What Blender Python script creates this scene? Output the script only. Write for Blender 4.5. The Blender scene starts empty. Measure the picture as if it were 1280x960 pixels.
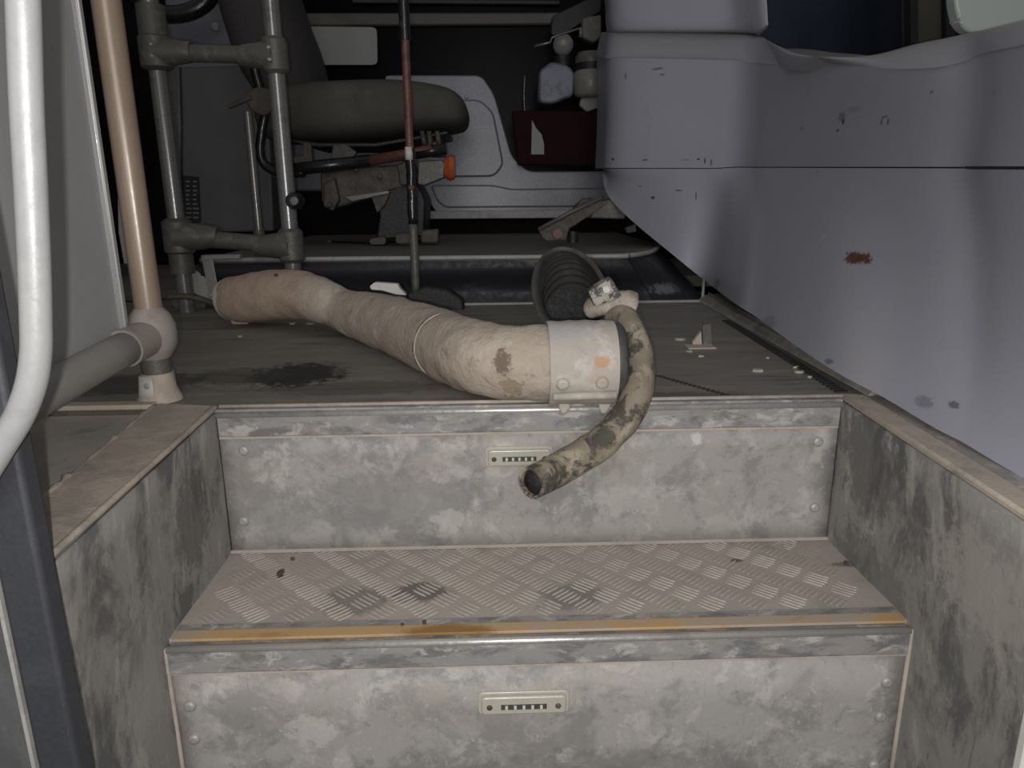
import bpy, bmesh, math, random
from mathutils import Vector, Matrix, noise as mn
random.seed(4)
C = bpy.context.scene.collection
# ------------------------------------------------------------------ camera
F_PX, PITCH, YAW, ROLL = 896.49, 0.25281, 0.02812, -0.00965
CAM = Vector((-0.05324, -0.92913, 0.26976))
FW = Vector((math.sin(YAW)*math.cos(PITCH), math.cos(YAW)*math.cos(PITCH), -math.sin(PITCH)))
_R = Vector((math.cos(YAW), -math.sin(YAW), 0)); _U = _R.cross(FW)
RT = _R*math.cos(ROLL) + _U*math.sin(ROLL); UP = -_R*math.sin(ROLL) + _U*math.cos(ROLL)
cd = bpy.data.cameras.new('camera'); cam = bpy.data.objects.new('camera', cd); C.objects.link(cam)
cd.sensor_width = 36; cd.lens = F_PX/1280*36; cd.clip_start = 0.02
cam.matrix_world = Matrix(((RT.x, UP.x, -FW.x, CAM.x), (RT.y, UP.y, -FW.y, CAM.y), (RT.z, UP.z, -FW.z, CAM.z), (0, 0, 0, 1)))
bpy.context.scene.camera = cam
# ------------------------------------------------------------------ light
w = bpy.data.worlds.new('world'); bpy.context.scene.world = w; w.use_nodes = True
w.node_tree.nodes['Background'].inputs[0].default_value = (1.0, 0.99, 0.98, 1)
w.node_tree.nodes['Background'].inputs[1].default_value = 0.17
fl = bpy.data.lights.new('phone_flash', 'POINT'); fl.energy = 17.0; fl.shadow_soft_size = 0.004; fl.color = (1.0, 0.965, 0.93)
flo = bpy.data.objects.new('phone_flash', fl); C.objects.link(flo)
flo.location = CAM - RT*0.017 - UP*0.012 - FW*0.01
# weak fill lamp added behind the photographer to brighten the risers and tread
dl = bpy.data.lights.new('doorway_fill', 'AREA'); dl.energy = 22.0; dl.size = 0.9; dl.size_y = 1.6; dl.shape = 'RECTANGLE'; dl.color = (0.98, 0.98, 1.0)
dlo = bpy.data.objects.new('doorway_fill', dl); C.objects.link(dlo); dlo.location = (0, -2.4, 0.9)
dlo.rotation_euler = (math.radians(84), 0, 0)
vs = bpy.context.scene.view_settings
vs.view_transform = 'Standard'; vs.look = 'None'; vs.exposure = 0.0; vs.gamma = 1.0; vs.use_curve_mapping = False

# ------------------------------------------------------------------ geometry helpers
def P(px, py, ax, val):
    d = FW + RT*((px-640)/F_PX) + UP*((480-py)/F_PX)
    i = 'XYZ'.index(ax); t = (val-CAM[i])/d[i]
    return CAM + d*t
def zrow(x, y, row):
    "height at which the vertical line through (x, y) crosses an image row"
    lo, hi = -1.5, 2.5
    for _ in range(40):
        m = (lo+hi)/2; d = Vector((x, y, m)) - CAM
        r = 480 - F_PX*d.dot(UP)/d.dot(FW)
        if r > row: lo = m
        else: hi = m
    return m
def wl(o):
    v = Vector((0, 0, 0))
    while o: v += o.location; o = o.parent
    return v
def mesh(name, V, F, mat, parent=None, smooth=False, loc=None, kind=None, bevel=0, seg=2, sub=0, solid=0, auto=None):
    me = bpy.data.meshes.new(name)
    if parent is not None:
        off = wl(parent); l = Vector((0, 0, 0))
    else:
        if loc is None:
            xs = [v[0] for v in V]; ys = [v[1] for v in V]; zs = [v[2] for v in V]
            loc = ((min(xs)+max(xs))/2, (min(ys)+max(ys))/2, min(zs))
        off = Vector(loc); l = Vector(loc)
    me.from_pydata([tuple(Vector(v)-off) for v in V], [], F)
    bm = bmesh.new(); bm.from_mesh(me); bmesh.ops.recalc_face_normals(bm, faces=bm.faces[:]); bm.to_mesh(me); bm.free()
    o = bpy.data.objects.new(name, me); C.objects.link(o); o.location = l
    if parent is not None: o.parent = parent
    if mat: me.materials.append(mat)
    if solid:
        s = o.modifiers.new('s', 'SOLIDIFY'); s.thickness = solid; s.offset = 0
    if bevel:
        b = o.modifiers.new('b', 'BEVEL'); b.width = bevel; b.segments = seg; b.limit_method = 'ANGLE'; b.angle_limit = 0.6
    if sub:
        b = o.modifiers.new('u', 'SUBSURF'); b.levels = sub; b.render_levels = sub
    if smooth or bevel:
        for p in me.polygons: p.use_smooth = True
        if not smooth or auto:
            try: me.set_sharp_from_angle(angle=auto or 0.9)
            except Exception: pass
    if kind: o['kind'] = kind
    return o
def tag(o, label, cat, group=None, kind=None):
    o['label'] = label; o['category'] = cat
    if group: o['group'] = group
    if kind: o['kind'] = kind
    return o
def thing(name, loc, label, cat, group=None):
    o = bpy.data.objects.new(name, None); C.objects.link(o); o.location = Vector(loc); o.empty_display_size = 0.05
    return tag(o, label, cat, group)
def hexa(a, b, c, d, t):
    "prism of quad abcd along vector t"
    t = Vector(t); V = [Vector(x) for x in (a, b, c, d)]; V += [v+t for v in V]
    return V, [(0, 1, 2, 3), (7, 6, 5, 4), (0, 4, 5, 1), (1, 5, 6, 2), (2, 6, 7, 3), (3, 7, 4, 0)]
def boxg(x0, x1, y0, y1, z0, z1):
    return hexa((x0, y0, z0), (x1, y0, z0), (x1, y1, z0), (x0, y1, z0), (0, 0, z1-z0))
def prismg(pts, t):
    t = Vector(t); n = len(pts); V = [Vector(p) for p in pts]; V += [v+t for v in V]
    return V, [tuple(range(n)), tuple(range(2*n-1, n-1, -1))] + [(i, (i+1) % n, n+(i+1) % n, n+i) for i in range(n)]
def join(*gs):
    V, F = [], []
    for g in gs:
        k = len(V); V += list(g[0]); F += [tuple(i+k for i in f) for f in g[1]]
    return V, F
def slabg(pp, y, th): return prismg([P(a, b, 'Y', y) for a, b in pp], (0, th, 0))
def cr(pts, n):
    "catmull-rom through tuples/vectors of any dimension"
    pts = [tuple(p) for p in pts]; out = []
    m = len(pts)
    for i in range(m-1):
        p0 = pts[max(i-1, 0)]; p1 = pts[i]; p2 = pts[i+1]; p3 = pts[min(i+2, m-1)]
        for k in range(n):
            t = k/n
            out.append(tuple(0.5*((2*b)+(-a+c)*t+(2*a-5*b+4*c-d)*t*t+(-a+3*b-3*c+d)*t**3) for a, b, c, d in zip(p0, p1, p2, p3)))
    out.append(pts[-1]); return out
def frames(path):
    n = len(path); T = []
    for i in range(n):
        T.append((path[min(i+1, n-1)]-path[max(i-1, 0)]).normalized())
    up = Vector((0, 0, 1)) if abs(T[0].z) < 0.9 else Vector((0, 1, 0))
    N = [(up-T[0]*up.dot(T[0])).normalized()]
    for i in range(1, n):
        v = N[-1]-T[i]*N[-1].dot(T[i]); N.append(v.normalized())
    return T, N
def tubeg(path, rad, seg=20, caps=True, wall=0, bump=0, bs=30, squash=None):
    path = [Vector(p) for p in path]; n = len(path)
    if not hasattr(rad, '__len__'): rad = [rad]*n
    T, N = frames(path); V, F = [], []
    def ring(i, r):
        b = T[i].cross(N[i])
        for k in range(seg):
            a = 2*math.pi*k/seg
            v = N[i]*math.cos(a)*(squash or 1)+b*math.sin(a)
            rr = r
            if bump: rr = r+bump*mn.noise((path[i]+v*r)*bs)
            V.append(path[i]+v*rr)
    for i in range(n): ring(i, rad[i])
    m = n
    if wall:
        for i in range(n-1, -1, -1): ring(i, rad[i]-wall)
        m = 2*n
    for i in range(m-1):
        for k in range(seg):
            a = i*seg+k; b = i*seg+(k+1) % seg
            F.append((a, b, b+seg, a+seg))
    if wall:
        for k in range(seg): F.append(((m-1)*seg+k, (m-1)*seg+(k+1) % seg, (k+1) % seg, k))
    elif caps:
        F.append(tuple(range(seg-1, -1, -1))); F.append(tuple((m-1)*seg+k for k in range(seg)))
    return V, F
def cyl(a, b, r, seg=20, r2=None): return tubeg([a, b], [r, r if r2 is None else r2], seg)
def gridg(R):
    nr, nc = len(R), len(R[0]); V = [v for r in R for v in r]
    return V, [(i*nc+j, i*nc+j+1, (i+1)*nc+j+1, (i+1)*nc+j) for i in range(nr-1) for j in range(nc-1)]
def slerpr(pts, rx):  # 2-D rounded corners of a polygon
    out = []; n = len(pts)
    for i in range(n):
        p0, p1, p2 = Vector(pts[i-1]), Vector(pts[i]), Vector(pts[(i+1) % n])
        a = (p0-p1); b = (p2-p1); r = min(rx, a.length/2, b.length/2); a.normalize(); b.normalize()
        for k in range(6):
            t = k/5; out.append(tuple((p1+a*r)*(1-t)**2+p1*2*t*(1-t)+(p1+b*r)*t*t))
    return out
def screw(name, p, n, r, mat, parent):
    "dome-headed screw, n = facing direction"
    p = Vector(p); n = Vector(n)
    hs = [(-.1, 1), (.25, 1), (.5, .85), (.66, .55), (.68, .4), (.5, .36), (.5, .01)]
    return mesh(name, *tubeg([p+n*r*h for h, _ in hs], [r*q for _, q in hs], 14), mat, parent, smooth=True, auto=0.7)

# ------------------------------------------------------------------ materials
def nt(name):
    m = bpy.data.materials.new(name); m.use_nodes = True; t = m.node_tree; b = t.nodes['Principled BSDF']
    return m, t, b
def N(t, kind, **kw):
    n = t.nodes.new(kind)
    for k, v in kw.items():
        if k in n.inputs.keys(): n.inputs[k].default_value = v
        else: setattr(n, k, v)
    return n
def ramp(t, src, lo, hi):
    r = N(t, 'ShaderNodeMapRange', interpolation_type='SMOOTHSTEP'); t.links.new(src, r.inputs[0])
    r.inputs[1].default_value = lo; r.inputs[2].default_value = hi; return r.outputs[0]
def mixc(t, fac, a, b):
    m = t.nodes.new('ShaderNodeMix'); m.data_type = 'RGBA'
    for s, v in ((m.inputs[0], fac), (m.inputs[6], a), (m.inputs[7], b)):
        if hasattr(v, 'links'): t.links.new(v, s)
        elif isinstance(v, (int, float)): s.default_value = v
        else: s.default_value = (*v, 1)
    return m.outputs[2]
def math2(t, op, a, b):
    m = N(t, 'ShaderNodeMath', operation=op)
    for s, v in ((m.inputs[0], a), (m.inputs[1], b)):
        if hasattr(v, 'links'): t.links.new(v, s)
        else: s.default_value = v
    return m.outputs[0]
def dirty(name, base, layers=(), rough=0.6, metal=0.0, bump=0.15, bscale=200, stretch=(1, 1, 1), spots=(), rvar=0.15, spec=0.5, bdist=0.002, coat=0, updust=None):
    """layers: (colour, noise scale, lo, hi, strength, stretch or None, seed); spots: (centre, (rx,ry,rz), colour, strength, noise)"""
    m, t, b = nt(name)
    geo = t.nodes.new('ShaderNodeNewGeometry'); pos = geo.outputs['Position']
    def vec(st, seed):
        mp = N(t, 'ShaderNodeMapping'); t.links.new(pos, mp.inputs[0])
        mp.inputs['Scale'].default_value = st; mp.inputs['Location'].default_value = (seed*3.7, seed*1.9, seed*5.3); return mp.outputs[0]
    col = None; cur = base; fsum = None
    for (c, sc, lo, hi, s, st, seed) in layers:
        n = N(t, 'ShaderNodeTexNoise', Scale=sc, Detail=9.0, Roughness=0.7, Distortion=0.4)
        t.links.new(vec(st or stretch, seed), n.inputs[0])
        f = math2(t, 'MULTIPLY', ramp(t, n.outputs[0], lo, hi), s)
        cur = mixc(t, f, cur, c); fsum = f
    for (cn, rr, c, s, nz) in spots:
        mp = N(t, 'ShaderNodeVectorMath', operation='SUBTRACT'); t.links.new(pos, mp.inputs[0]); mp.inputs[1].default_value = cn
        dv = N(t, 'ShaderNodeVectorMath', operation='DIVIDE'); t.links.new(mp.outputs[0], dv.inputs[0]); dv.inputs[1].default_value = rr
        ln = N(t, 'ShaderNodeVectorMath', operation='LENGTH'); t.links.new(dv.outputs[0], ln.inputs[0])
        n = N(t, 'ShaderNodeTexNoise', Scale=1.6/min(rr), Detail=5.0, Roughness=0.7); t.links.new(pos, n.inputs[0])
        k = math2(t, 'ADD', ln.outputs['Value'], math2(t, 'MULTIPLY', math2(t, 'SUBTRACT', n.outputs[0], 0.5), nz*2))
        f = math2(t, 'MULTIPLY', math2(t, 'SUBTRACT', 1.0, ramp(t, k, 0.6, 1.0)), s)
        cur = mixc(t, f, cur, c)
    if updust:
        sx = t.nodes.new('ShaderNodeSeparateXYZ'); t.links.new(geo.outputs['Normal'], sx.inputs[0])
        cur = mixc(t, math2(t, 'MULTIPLY', ramp(t, math2(t, 'ABSOLUTE', sx.outputs[2], 0), .5, .92), updust[1]), cur, updust[0])
    if hasattr(cur, 'links'): t.links.new(cur, b.inputs['Base Color'])
    else: b.inputs['Base Color'].default_value = (*cur, 1)
    b.inputs['Metallic'].default_value = metal; b.inputs['Specular IOR Level'].default_value = spec
    if coat: b.inputs['Coat Weight'].default_value = coat; b.inputs['Coat Roughness'].default_value = 0.25
    fine = N(t, 'ShaderNodeTexNoise', Scale=bscale, Detail=6.0, Roughness=0.65); t.links.new(vec(stretch, 3), fine.inputs[0])
    r = N(t, 'ShaderNodeMapRange'); t.links.new(fine.outputs[0], r.inputs[0]); r.inputs[1].default_value = .3; r.inputs[2].default_value = .7
    r.inputs[3].default_value = max(0.03, rough-rvar); r.inputs[4].default_value = min(1, rough+rvar); t.links.new(r.outputs[0], b.inputs['Roughness'])
    if bump:
        bp = N(t, 'ShaderNodeBump', Strength=bump, Distance=bdist); t.links.new(fine.outputs[0], bp.inputs['Height'])
        t.links.new(bp.outputs[0], b.inputs['Normal'])
    return m
V1, V2 = (1, 1, 0.35), (1, 2.5, 0.3)
DUST = (.36, .325, .29); PALE = (.48, .455, .43)
M = {}
M['alu'] = dirty('dusty_aluminium_sheet', (.35, .331, .308), [((.215, .21, .204), 15, .46, .6, .75, None, 1), ((.48, .452, .415), 22, .52, .63, .65, None, 2), ((.3, .262, .228), 6, .5, .68, .5, None, 5), ((.15, .148, .146), 55, .57, .68, .5, None, 8), ((.55, .53, .5), 80, .6, .69, .5, None, 6), ((.22, .215, .21), 30, .58, .66, .35, (6, 1, .5), 19)], rough=.62, bump=.25, bscale=160, spots=[((-.2, 0, -.135), (.17, .03, .05), (.2, .197, .195), .5, 1.3), ((.02, -.215, -.40), (.36, .03, .04), (.17, .16, .15), .55, 1.2), ((-.27, -.215, -.325), (.035, .03, .025), (.52, .5, .47), .55, 1.3), ((.13, -.005, -.14), (.06, .03, .025), (.46, .44, .41), .5, 1.3), (P(566, 648, 'Y', 0), (.035, .03, .018), (.47, .45, .42), .6, 1.2), (P(900, 655, 'Y', 0), (.03, .03, .02), (.46, .44, .41), .5, 1.2), (P(870, 548, 'Y', 0), (.009, .02, .012), (.6, .58, .55), .7, 1.0), (P(350, 640, 'Y', 0), (.08, .03, .04), (.24, .235, .23), .5, 1.3)])
M['kick'] = dirty('scuffed_kick_strip', (.27, .262, .255), [((.13, .128, .126), 34, .46, .6, .75, (.5, 1, 1.3), 1), ((.5, .47, .43), 40, .52, .63, .75, (.6, 1, 1.2), 4), ((.34, .3, .26), 12, .5, .65, .5, None, 9)], rough=.5, bump=.25, bscale=200)
M['string'] = dirty('scuffed_side_panel', (.29, .278, .262), [((.1, .1, .1), 13, .45, .6, .85, (1, 1, .5), 3), ((.42, .395, .36), 15, .52, .64, .75, (1, 1.6, .5), 7), ((.4, .375, .34), 50, .58, .68, .6, V1, 9), ((.08, .08, .08), 42, .57, .68, .6, (1, 2, .35), 12), ((.5, .47, .43), 90, .62, .7, .6, None, 15)], rough=.6, bump=.25, bscale=150, spots=[((.42, -.10, -.05), (.03, .09, .09), (.1, .1, .1), .6, 1.2), ((.42, -.33, -.09), (.03, .1, .07), (.42, .39, .35), .6, 1.3), ((.42, -.12, -.2), (.03, .1, .06), (.12, .12, .12), .5, 1.2), ((-.42, -.12, -.1), (.03, .06, .08), (.09, .09, .09), .6, 1.2), ((-.42, -.27, -.2), (.03, .06, .1), (.38, .36, .33), .4, 1.3)])
M['ledge'] = dirty('mud_dusted_edge_trim', (.46, .395, .33), [((.33, .28, .235), 16, .45, .62, .6, None, 2), ((.52, .45, .375), 25, .52, .66, .6, None, 5), ((.19, .185, .18), 9, .52, .66, .5, None, 8)], rough=.8, bump=.4, bscale=180)
M['tread'] = dirty('dusty_tread_plate', (.41, .362, .318), [((.32, .285, .252), 12, .45, .65, .7, None, 4), ((.34, .31, .28), 30, .52, .68, .5, None, 9)], rough=.72, bump=.35, bscale=260,
  spots=[(P(520, 740, 'Z', -.207), (.045, .03, .03), (.09, .083, .077), .75, .55), (P(440, 750, 'Z', -.207), (.05, .04, .03), (.13, .125, .12), .6, .6), (P(715, 745, 'Z', -.207), (.05, .035, .03), (.13, .127, .125), .55, .6), (P(350, 719, 'Z', -.207), (.006, .008, .02), (.03, .028, .027), .9, .3), (P(920, 700, 'Z', -.207), (.012, .006, .02), (.08, .07, .05), .8, .3), (P(1060, 705, 'Z', -.207), (.03, .008, .02), (.1, .09, .07), .6, .4)])
M['bar'] = dirty('worn_tread_bars', (.4, .36, .325), [((.36, .32, .283), 14, .38, .5, .95, None, 4), ((.12, .115, .11), 13, .58, .7, .75, None, 14), ((.52, .49, .45), 60, .6, .7, .5, None, 17)], rough=.5, bump=.2, bscale=260)
M['yellow'] = dirty('worn_yellow_safety_strip', (.46, .3, .14), [((.38, .325, .265), 9, .44, .58, .85, (.6, 1, 1), 6), ((.36, .2, .06), 18, .55, .66, .6, (.5, 1, 1), 2)], rough=.55, bump=.2, bscale=220,
  spots=[(P(560, 796, 'Z', -.206), (.07, .03, .03), (.24, .12, .03), .85, .3)])
M['bright'] = dirty('bare_bright_aluminium', (.62, .6, .57), [((.33, .31, .29), 20, .5, .65, .6, (.4, 1, 1), 1)], rough=.35, metal=.6, bump=.05)
M['floor'] = dirty('grimy_vinyl_floor', (.2, .182, .16), [((.29, .262, .228), 8, .45, .68, .7, (.4, 2.2, 1), 1), ((.055, .05, .046), 12, .52, .7, .7, (.35, 2.6, 1), 5), ((.27, .25, .22), 60, .68, .76, .5, (.6, 1, 1), 8)], rough=.6, bump=.3, bscale=150, stretch=(.5, 1.5, 1),
  spots=[(P(372, 468, 'Z', 0), (.09, .1, .03), (.018, .017, .016), .95, .9), (P(300, 470, 'Z', 0), (.1, .07, .03), (.06, .055, .05), .6, .6), (P(450, 485, 'Z', 0), (.16, .05, .03), (.06, .056, .052), .5, .5), (P(160, 480, 'Z', 0), (.14, .08, .03), (.045, .042, .04), .7, .6), (P(946, 464, 'Z', 0), (.012, .01, .02), (.42, .37, .29), .9, .4), (P(870, 500, 'Z', 0), (.14, .05, .03), (.05, .047, .044), .5, .6)])
M['arch'] = dirty('dusty_grey_step_cover', (.36, .33, .295), [((.46, .415, .36), 10, .5, .68, .7, None, 3), ((.18, .17, .16), 16, .5, .66, .5, None, 6)], rough=.75, bump=.3)
M['plat'] = dirty('dusty_platform_top', (.13, .118, .103), [((.2, .178, .15), 9, .47, .68, .6, (.5, 1.8, 1), 1), ((.07, .065, .06), 14, .55, .7, .6, None, 5)], rough=.7, bump=.3)
M['platface'] = dirty('dark_rubber_riser', (.022, .023, .028), [((.07, .075, .085), 7, .52, .7, .7, (.6, 1, 1.6), 4)], rough=.5, bump=.25, bscale=60, spec=.25,
  spots=[(P(840, 362, 'Y', .95), (.07, .08, .02), (.22, .22, .235), .6, .6)])
M['trim'] = dirty('dusty_aluminium_trim', (.36, .35, .33), [((.2, .19, .175), 20, .48, .64, .6, None, 2)], rough=.55, metal=.1, bump=.15)
RUST = (.11, .03, .008); BLK = (.02, .02, .024)
M['cap'] = dirty('glossy_pale_moulding', (.36, .365, .42), [((.26, .26, .3), 6, .5, .7, .4, None, 1)], rough=.22, bump=.05, bscale=120, coat=.4)
M['blue'] = dirty('blue_grey_trim_panel', (.17, .176, .215), [((.22, .224, .26), 5, .45, .65, .6, None, 2), ((.12, .12, .14), 40, .66, .74, .4, None, 5)], rough=.3, bump=.6, bscale=260, coat=.3)
M['black'] = dirty('black_rubber', (.012, .012, .013), [((.03, .03, .032), 9, .45, .65, .6, None, 1)], rough=.55, bump=.2)
M['seal'] = dirty('door_seal_rubber', (.035, .037, .045), [((.06, .062, .07), 20, .5, .7, .5, None, 1)], rough=.6, bump=.15)
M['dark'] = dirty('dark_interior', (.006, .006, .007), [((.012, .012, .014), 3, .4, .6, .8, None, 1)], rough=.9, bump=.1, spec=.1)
M['stile'] = dirty('dark_grey_door_stile', (.075, .077, .08), [((.13, .13, .125), 6, .45, .65, .7, V1, 1)], rough=.5, bump=.1)
M['night'] = dirty('night_window_glass', (.003, .003, .0035), [], rough=.3, bump=0, rvar=.02, spec=.05)
M['navy'] = dirty('navy_night_glass', (.022, .03, .048), [((.035, .045, .07), 3, .4, .65, .6, V1, 2)], rough=.3, bump=0, spec=.3)
M['fabric'] = dirty('worn_grey_vinyl_seat', (.07, .064, .054), [((.1, .09, .074), 7, .45, .65, .7, None, 2), ((.05, .046, .04), 16, .5, .7, .6, None, 4)], rough=.75, bump=.4, bscale=300)
M['fabric2'] = dirty('dark_seat_back', (.05, .045, .044), [((.08, .072, .066), 7, .5, .7, .6, None, 2)], rough=.85, bump=.4, bscale=300)
M['rust'] = dirty('rusty_greasy_metal', (.07, .057, .045), [((.13, .108, .085), 20, .45, .62, .7, None, 2), ((.035, .03, .027), 28, .48, .64, .7, None, 4), ((.17, .075, .04), 24, .58, .7, .7, None, 7)], rough=.6, bump=.5, bscale=180)
M['redbrown'] = dirty('red_primer_tube', (.14, .055, .04), [((.05, .03, .026), 24, .45, .62, .7, None, 2)], rough=.5, bump=.3)
M['orange'] = dirty('orange_reflector', (.5, .1, .03), [((.3, .06, .02), 50, .45, .6, .6, None, 2)], rough=.3, bump=.2)
M['blackmet'] = dirty('black_gloss_tube', (.013, .013, .015), [((.05, .045, .04), 30, .55, .68, .6, None, 2)], rough=.25, bump=.1)
M['steel'] = dirty('dull_steel_tube', (.22, .213, .205), [((.12, .11, .1), 22, .5, .66, .6, None, 2)], rough=.25, metal=.4, bump=.03, rvar=.06)
M['joint'] = dirty('grey_cast_joint', (.12, .112, .1), [((.24, .225, .2), 30, .5, .66, .6, None, 2), ((.08, .075, .07), 40, .52, .68, .5, None, 5)], rough=.5, metal=.2, bump=.35)
M['tanpost'] = dirty('tan_dusted_pole', (.27, .2, .145), [((.34, .27, .21), 9, .45, .65, .6, V1, 2), ((.2, .15, .11), 30, .6, .72, .5, None, 6)], rough=.33, metal=.1, bump=.03, coat=.3, rvar=.06)
M['jointlite'] = dirty('dusty_cast_joint', (.31, .28, .25), [((.42, .39, .36), 26, .5, .66, .6, None, 2), ((.18, .16, .14), 30, .55, .68, .5, None, 5)], rough=.5, bump=.3)
M['railgrey'] = dirty('grey_pipe', (.26, .25, .235), [((.3, .28, .25), 14, .5, .66, .6, None, 2)], rough=.5, bump=.12)
M['handrail'] = dirty('silver_painted_handrail', (.33, .33, .33), [((.24, .24, .245), 14, .5, .66, .4, None, 2)], rough=.4, bump=.1, metal=.1)
M['panel'] = dirty('grey_laminate_panel', (.36, .36, .36), [((.31, .31, .31), 5, .45, .65, .4, None, 2)], rough=.5, bump=.06)
M['panedge'] = dirty('panel_edge_profile', (.36, .36, .355), [((.3, .3, .3), 20, .5, .66, .4, None, 2)], rough=.35, metal=.3, bump=.05)
M['cab'] = dirty('dark_grey_cabinet', (.12, .12, .125), [((.09, .09, .092), 6, .45, .65, .5, None, 2)], rough=.5, bump=.1)
M['whitepl'] = dirty('pale_plastic_sheet', (.45, .43, .41), [((.36, .34, .32), 18, .5, .66, .5, None, 2)], rough=.5, bump=.1)
M['tape'] = dirty('white_tape', (.52, .5, .47), [((.4, .37, .33), 50, .5, .66, .5, None, 2)], rough=.5, bump=.2)
M['duct'] = dirty('mud_caked_hose', (.45, .375, .305), [((.36, .26, .19), 10, .5, .72, .6, None, 2), ((.53, .47, .4), 16, .5, .66, .7, None, 4), ((.22, .18, .145), 30, .56, .66, .6, None, 7), ((.62, .57, .5), 70, .57, .66, .5, None, 17), ((.24, .235, .24), 9, .55, .7, .4, None, 13)], rough=.85, bump=.7, bscale=90, bdist=.004,
  spots=[(P(628, 455, 'Y', -.03), (.014, .04, .02), (.14, .095, .065), .8, 1.2), (P(350, 365, 'Y', .66), (.2, .16, .1), (.4, .27, .19), .55, .3), (P(425, 405, 'Y', .55), (.05, .06, .02), (.26, .16, .1), .8, .6), (P(308, 368, 'Y', .68), (.016, .05, .008), (.2, .13, .09), .8, .5), (P(348, 343, 'Y', .62), (.008, .05, .004), (.08, .05, .03), .9, .3), (P(640, 485, 'Y', -.03), (.018, .04, .016), (.24, .17, .11), .7, 1.3), (P(590, 480, 'Y', .02), (.03, .05, .02), (.4, .33, .26), .6, .4)])
M['seam'] = dirty('chalky_seam', (.5, .45, .38), [((.38, .32, .26), 60, .5, .6, .8, None, 2)], rough=.8, bump=.4)
M['sleeve'] = dirty('pale_scaled_sleeve', (.44, .395, .345), [((.55, .51, .46), 24, .5, .6, .8, None, 2), ((.33, .3, .28), 50, .56, .66, .5, (.5, 1, 1), 21), ((.4, .36, .32), 14, .55, .7, .6, None, 5)], rough=.7, bump=.4, bscale=160,
  spots=[(P(752, 452, 'Y', -.045), (.014, .04, .009), (.5, .28, .15), .85, .4), (P(745, 473, 'Y', -.045), (.02, .03, .008), (.45, .36, .26), .6, .6), (P(700, 415, 'Y', -.02), (.05, .04, .015), (.42, .41, .42), .6, .6)])
M['elbow'] = dirty('black_ribbed_rubber', (.07, .066, .061), [((.14, .13, .115), 16, .5, .66, .6, None, 2), ((.03, .029, .028), 10, .5, .66, .6, None, 5)], rough=.6, bump=.3,
  spots=[((.10, .26, .05), (.045, .16, .035), (.22, .18, .12), .85, .5)])
M['hose'] = dirty('stained_rubber_hose', (.24, .205, .15), [((.045, .04, .034), 22, .49, .57, .9, None, 3), ((.38, .33, .245), 18, .51, .6, .85, None, 6), ((.13, .08, .05), 40, .58, .7, .5, None, 9)], rough=.7, bump=.4, bscale=200, bdist=.0015,
  spots=[(P(735, 560, 'Y', -.06), (.07, .04, .02), (.34, .29, .2), .7, .5), (P(798, 520, 'Y', -.03), (.014, .04, .02), (.05, .045, .04), .8, .5), (P(672, 600, 'Y', -.09), (.016, .04, .02), (.1, .09, .075), .8, .4)])
M['hosedark'] = dirty('black_hose_bore', (.02, .02, .02), [((.08, .075, .07), 60, .5, .65, .5, None, 3)], rough=.7, bump=.3)
M['lump'] = dirty('dried_mud_clamp', (.42, .37, .31), [((.25, .2, .15), 30, .5, .64, .8, None, 3), ((.55, .5, .43), 40, .52, .66, .6, None, 6)], rough=.85, bump=.8, bscale=150, bdist=.003)
M['block'] = dirty('painted_clamp_block', (.38, .35, .3), [((.05, .05, .05), 45, .5, .56, .95, None, 3)], rough=.7, bump=.3)
M['cream'] = dirty('yellowed_lamp_lens', (.47, .44, .38), [((.39, .36, .31), 60, .5, .66, .5, None, 3)], rough=.3, bump=.1, coat=.4)
M['lampin'] = dirty('dark_lamp_strip', (.07, .07, .06), [], rough=.4, bump=.1)
M['led'] = dirty('unlit_lamp_chip', (.6, .6, .55), [], rough=.3, bump=0)
M['crew'] = dirty('dull_screw', (.4, .385, .36), [((.28, .26, .24), 80, .5, .66, .6, None, 3)], rough=.5, metal=.2, bump=.2)
M['jug'] = dirty('blue_grey_plastic_tank', (.15, .165, .21), [((.07, .075, .1), 12, .48, .6, .8, None, 3)], rough=.4, bump=.1)
M['jar'] = dirty('milky_reservoir', (.24, .225, .2), [((.2, .19, .17), 20, .5, .66, .6, None, 3)], rough=.4, bump=.1)
M['maroon'] = dirty('maroon_panel', (.022, .005, .006), [((.01, .004, .004), 8, .5, .66, .6, None, 3)], rough=.7, bump=.1, spec=.1)
M['sign'] = dirty('pale_card', (.3, .3, .285), [], rough=.6, bump=.05)
M['mirror'] = dirty('pale_green_plastic', (.34, .38, .35), [], rough=.4, bump=.05)
M['brown'] = dirty('brown_window_rail', (.075, .066, .055), [((.13, .115, .09), 10, .5, .66, .6, (.3, 1, 1), 3)], rough=.5, bump=.1)
M['whitestrip'] = dirty('white_edge_profile', (.6, .6, .58), [((.5, .48, .45), 20, .5, .66, .4, None, 2)], rough=.4, bump=.1)

# ------------------------------------------------------------------ setting
HW, H, D = .425, .2076, .214
S = 'structure'
mesh('floor', *boxg(-1.5, .56, .012, 1.7, -.03, 0), M['floor'], kind=S)
# inner edges of the two side ledges as the photograph shows them
def side(sgn):
    xi0, xi1 = HW, .398
    return [(sgn*xi0, 0), (sgn*xi1, -.42)]
def wallside(name, sgn):
    R = []
    for i in range(25):
        t = i/24; y = .012-t*.437; row = []
        for j in range(21):
            z = -.003-j/20*.62
            x = HW-(.027*t)*max(0, 1+z/.2076*1.0) if z > -.2076 else HW
            x += .0012*mn.noise((y*9, z*9, sgn*4.0))
            row.append((sgn*x, y, z))
        R.append(row)
    g = gridg(R)
    o = mesh(name, *g, M['string'], smooth=True, kind=S, solid=.004)
    return o
wallside('wall_left', -1); wallside('wall_right', 1)
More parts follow.
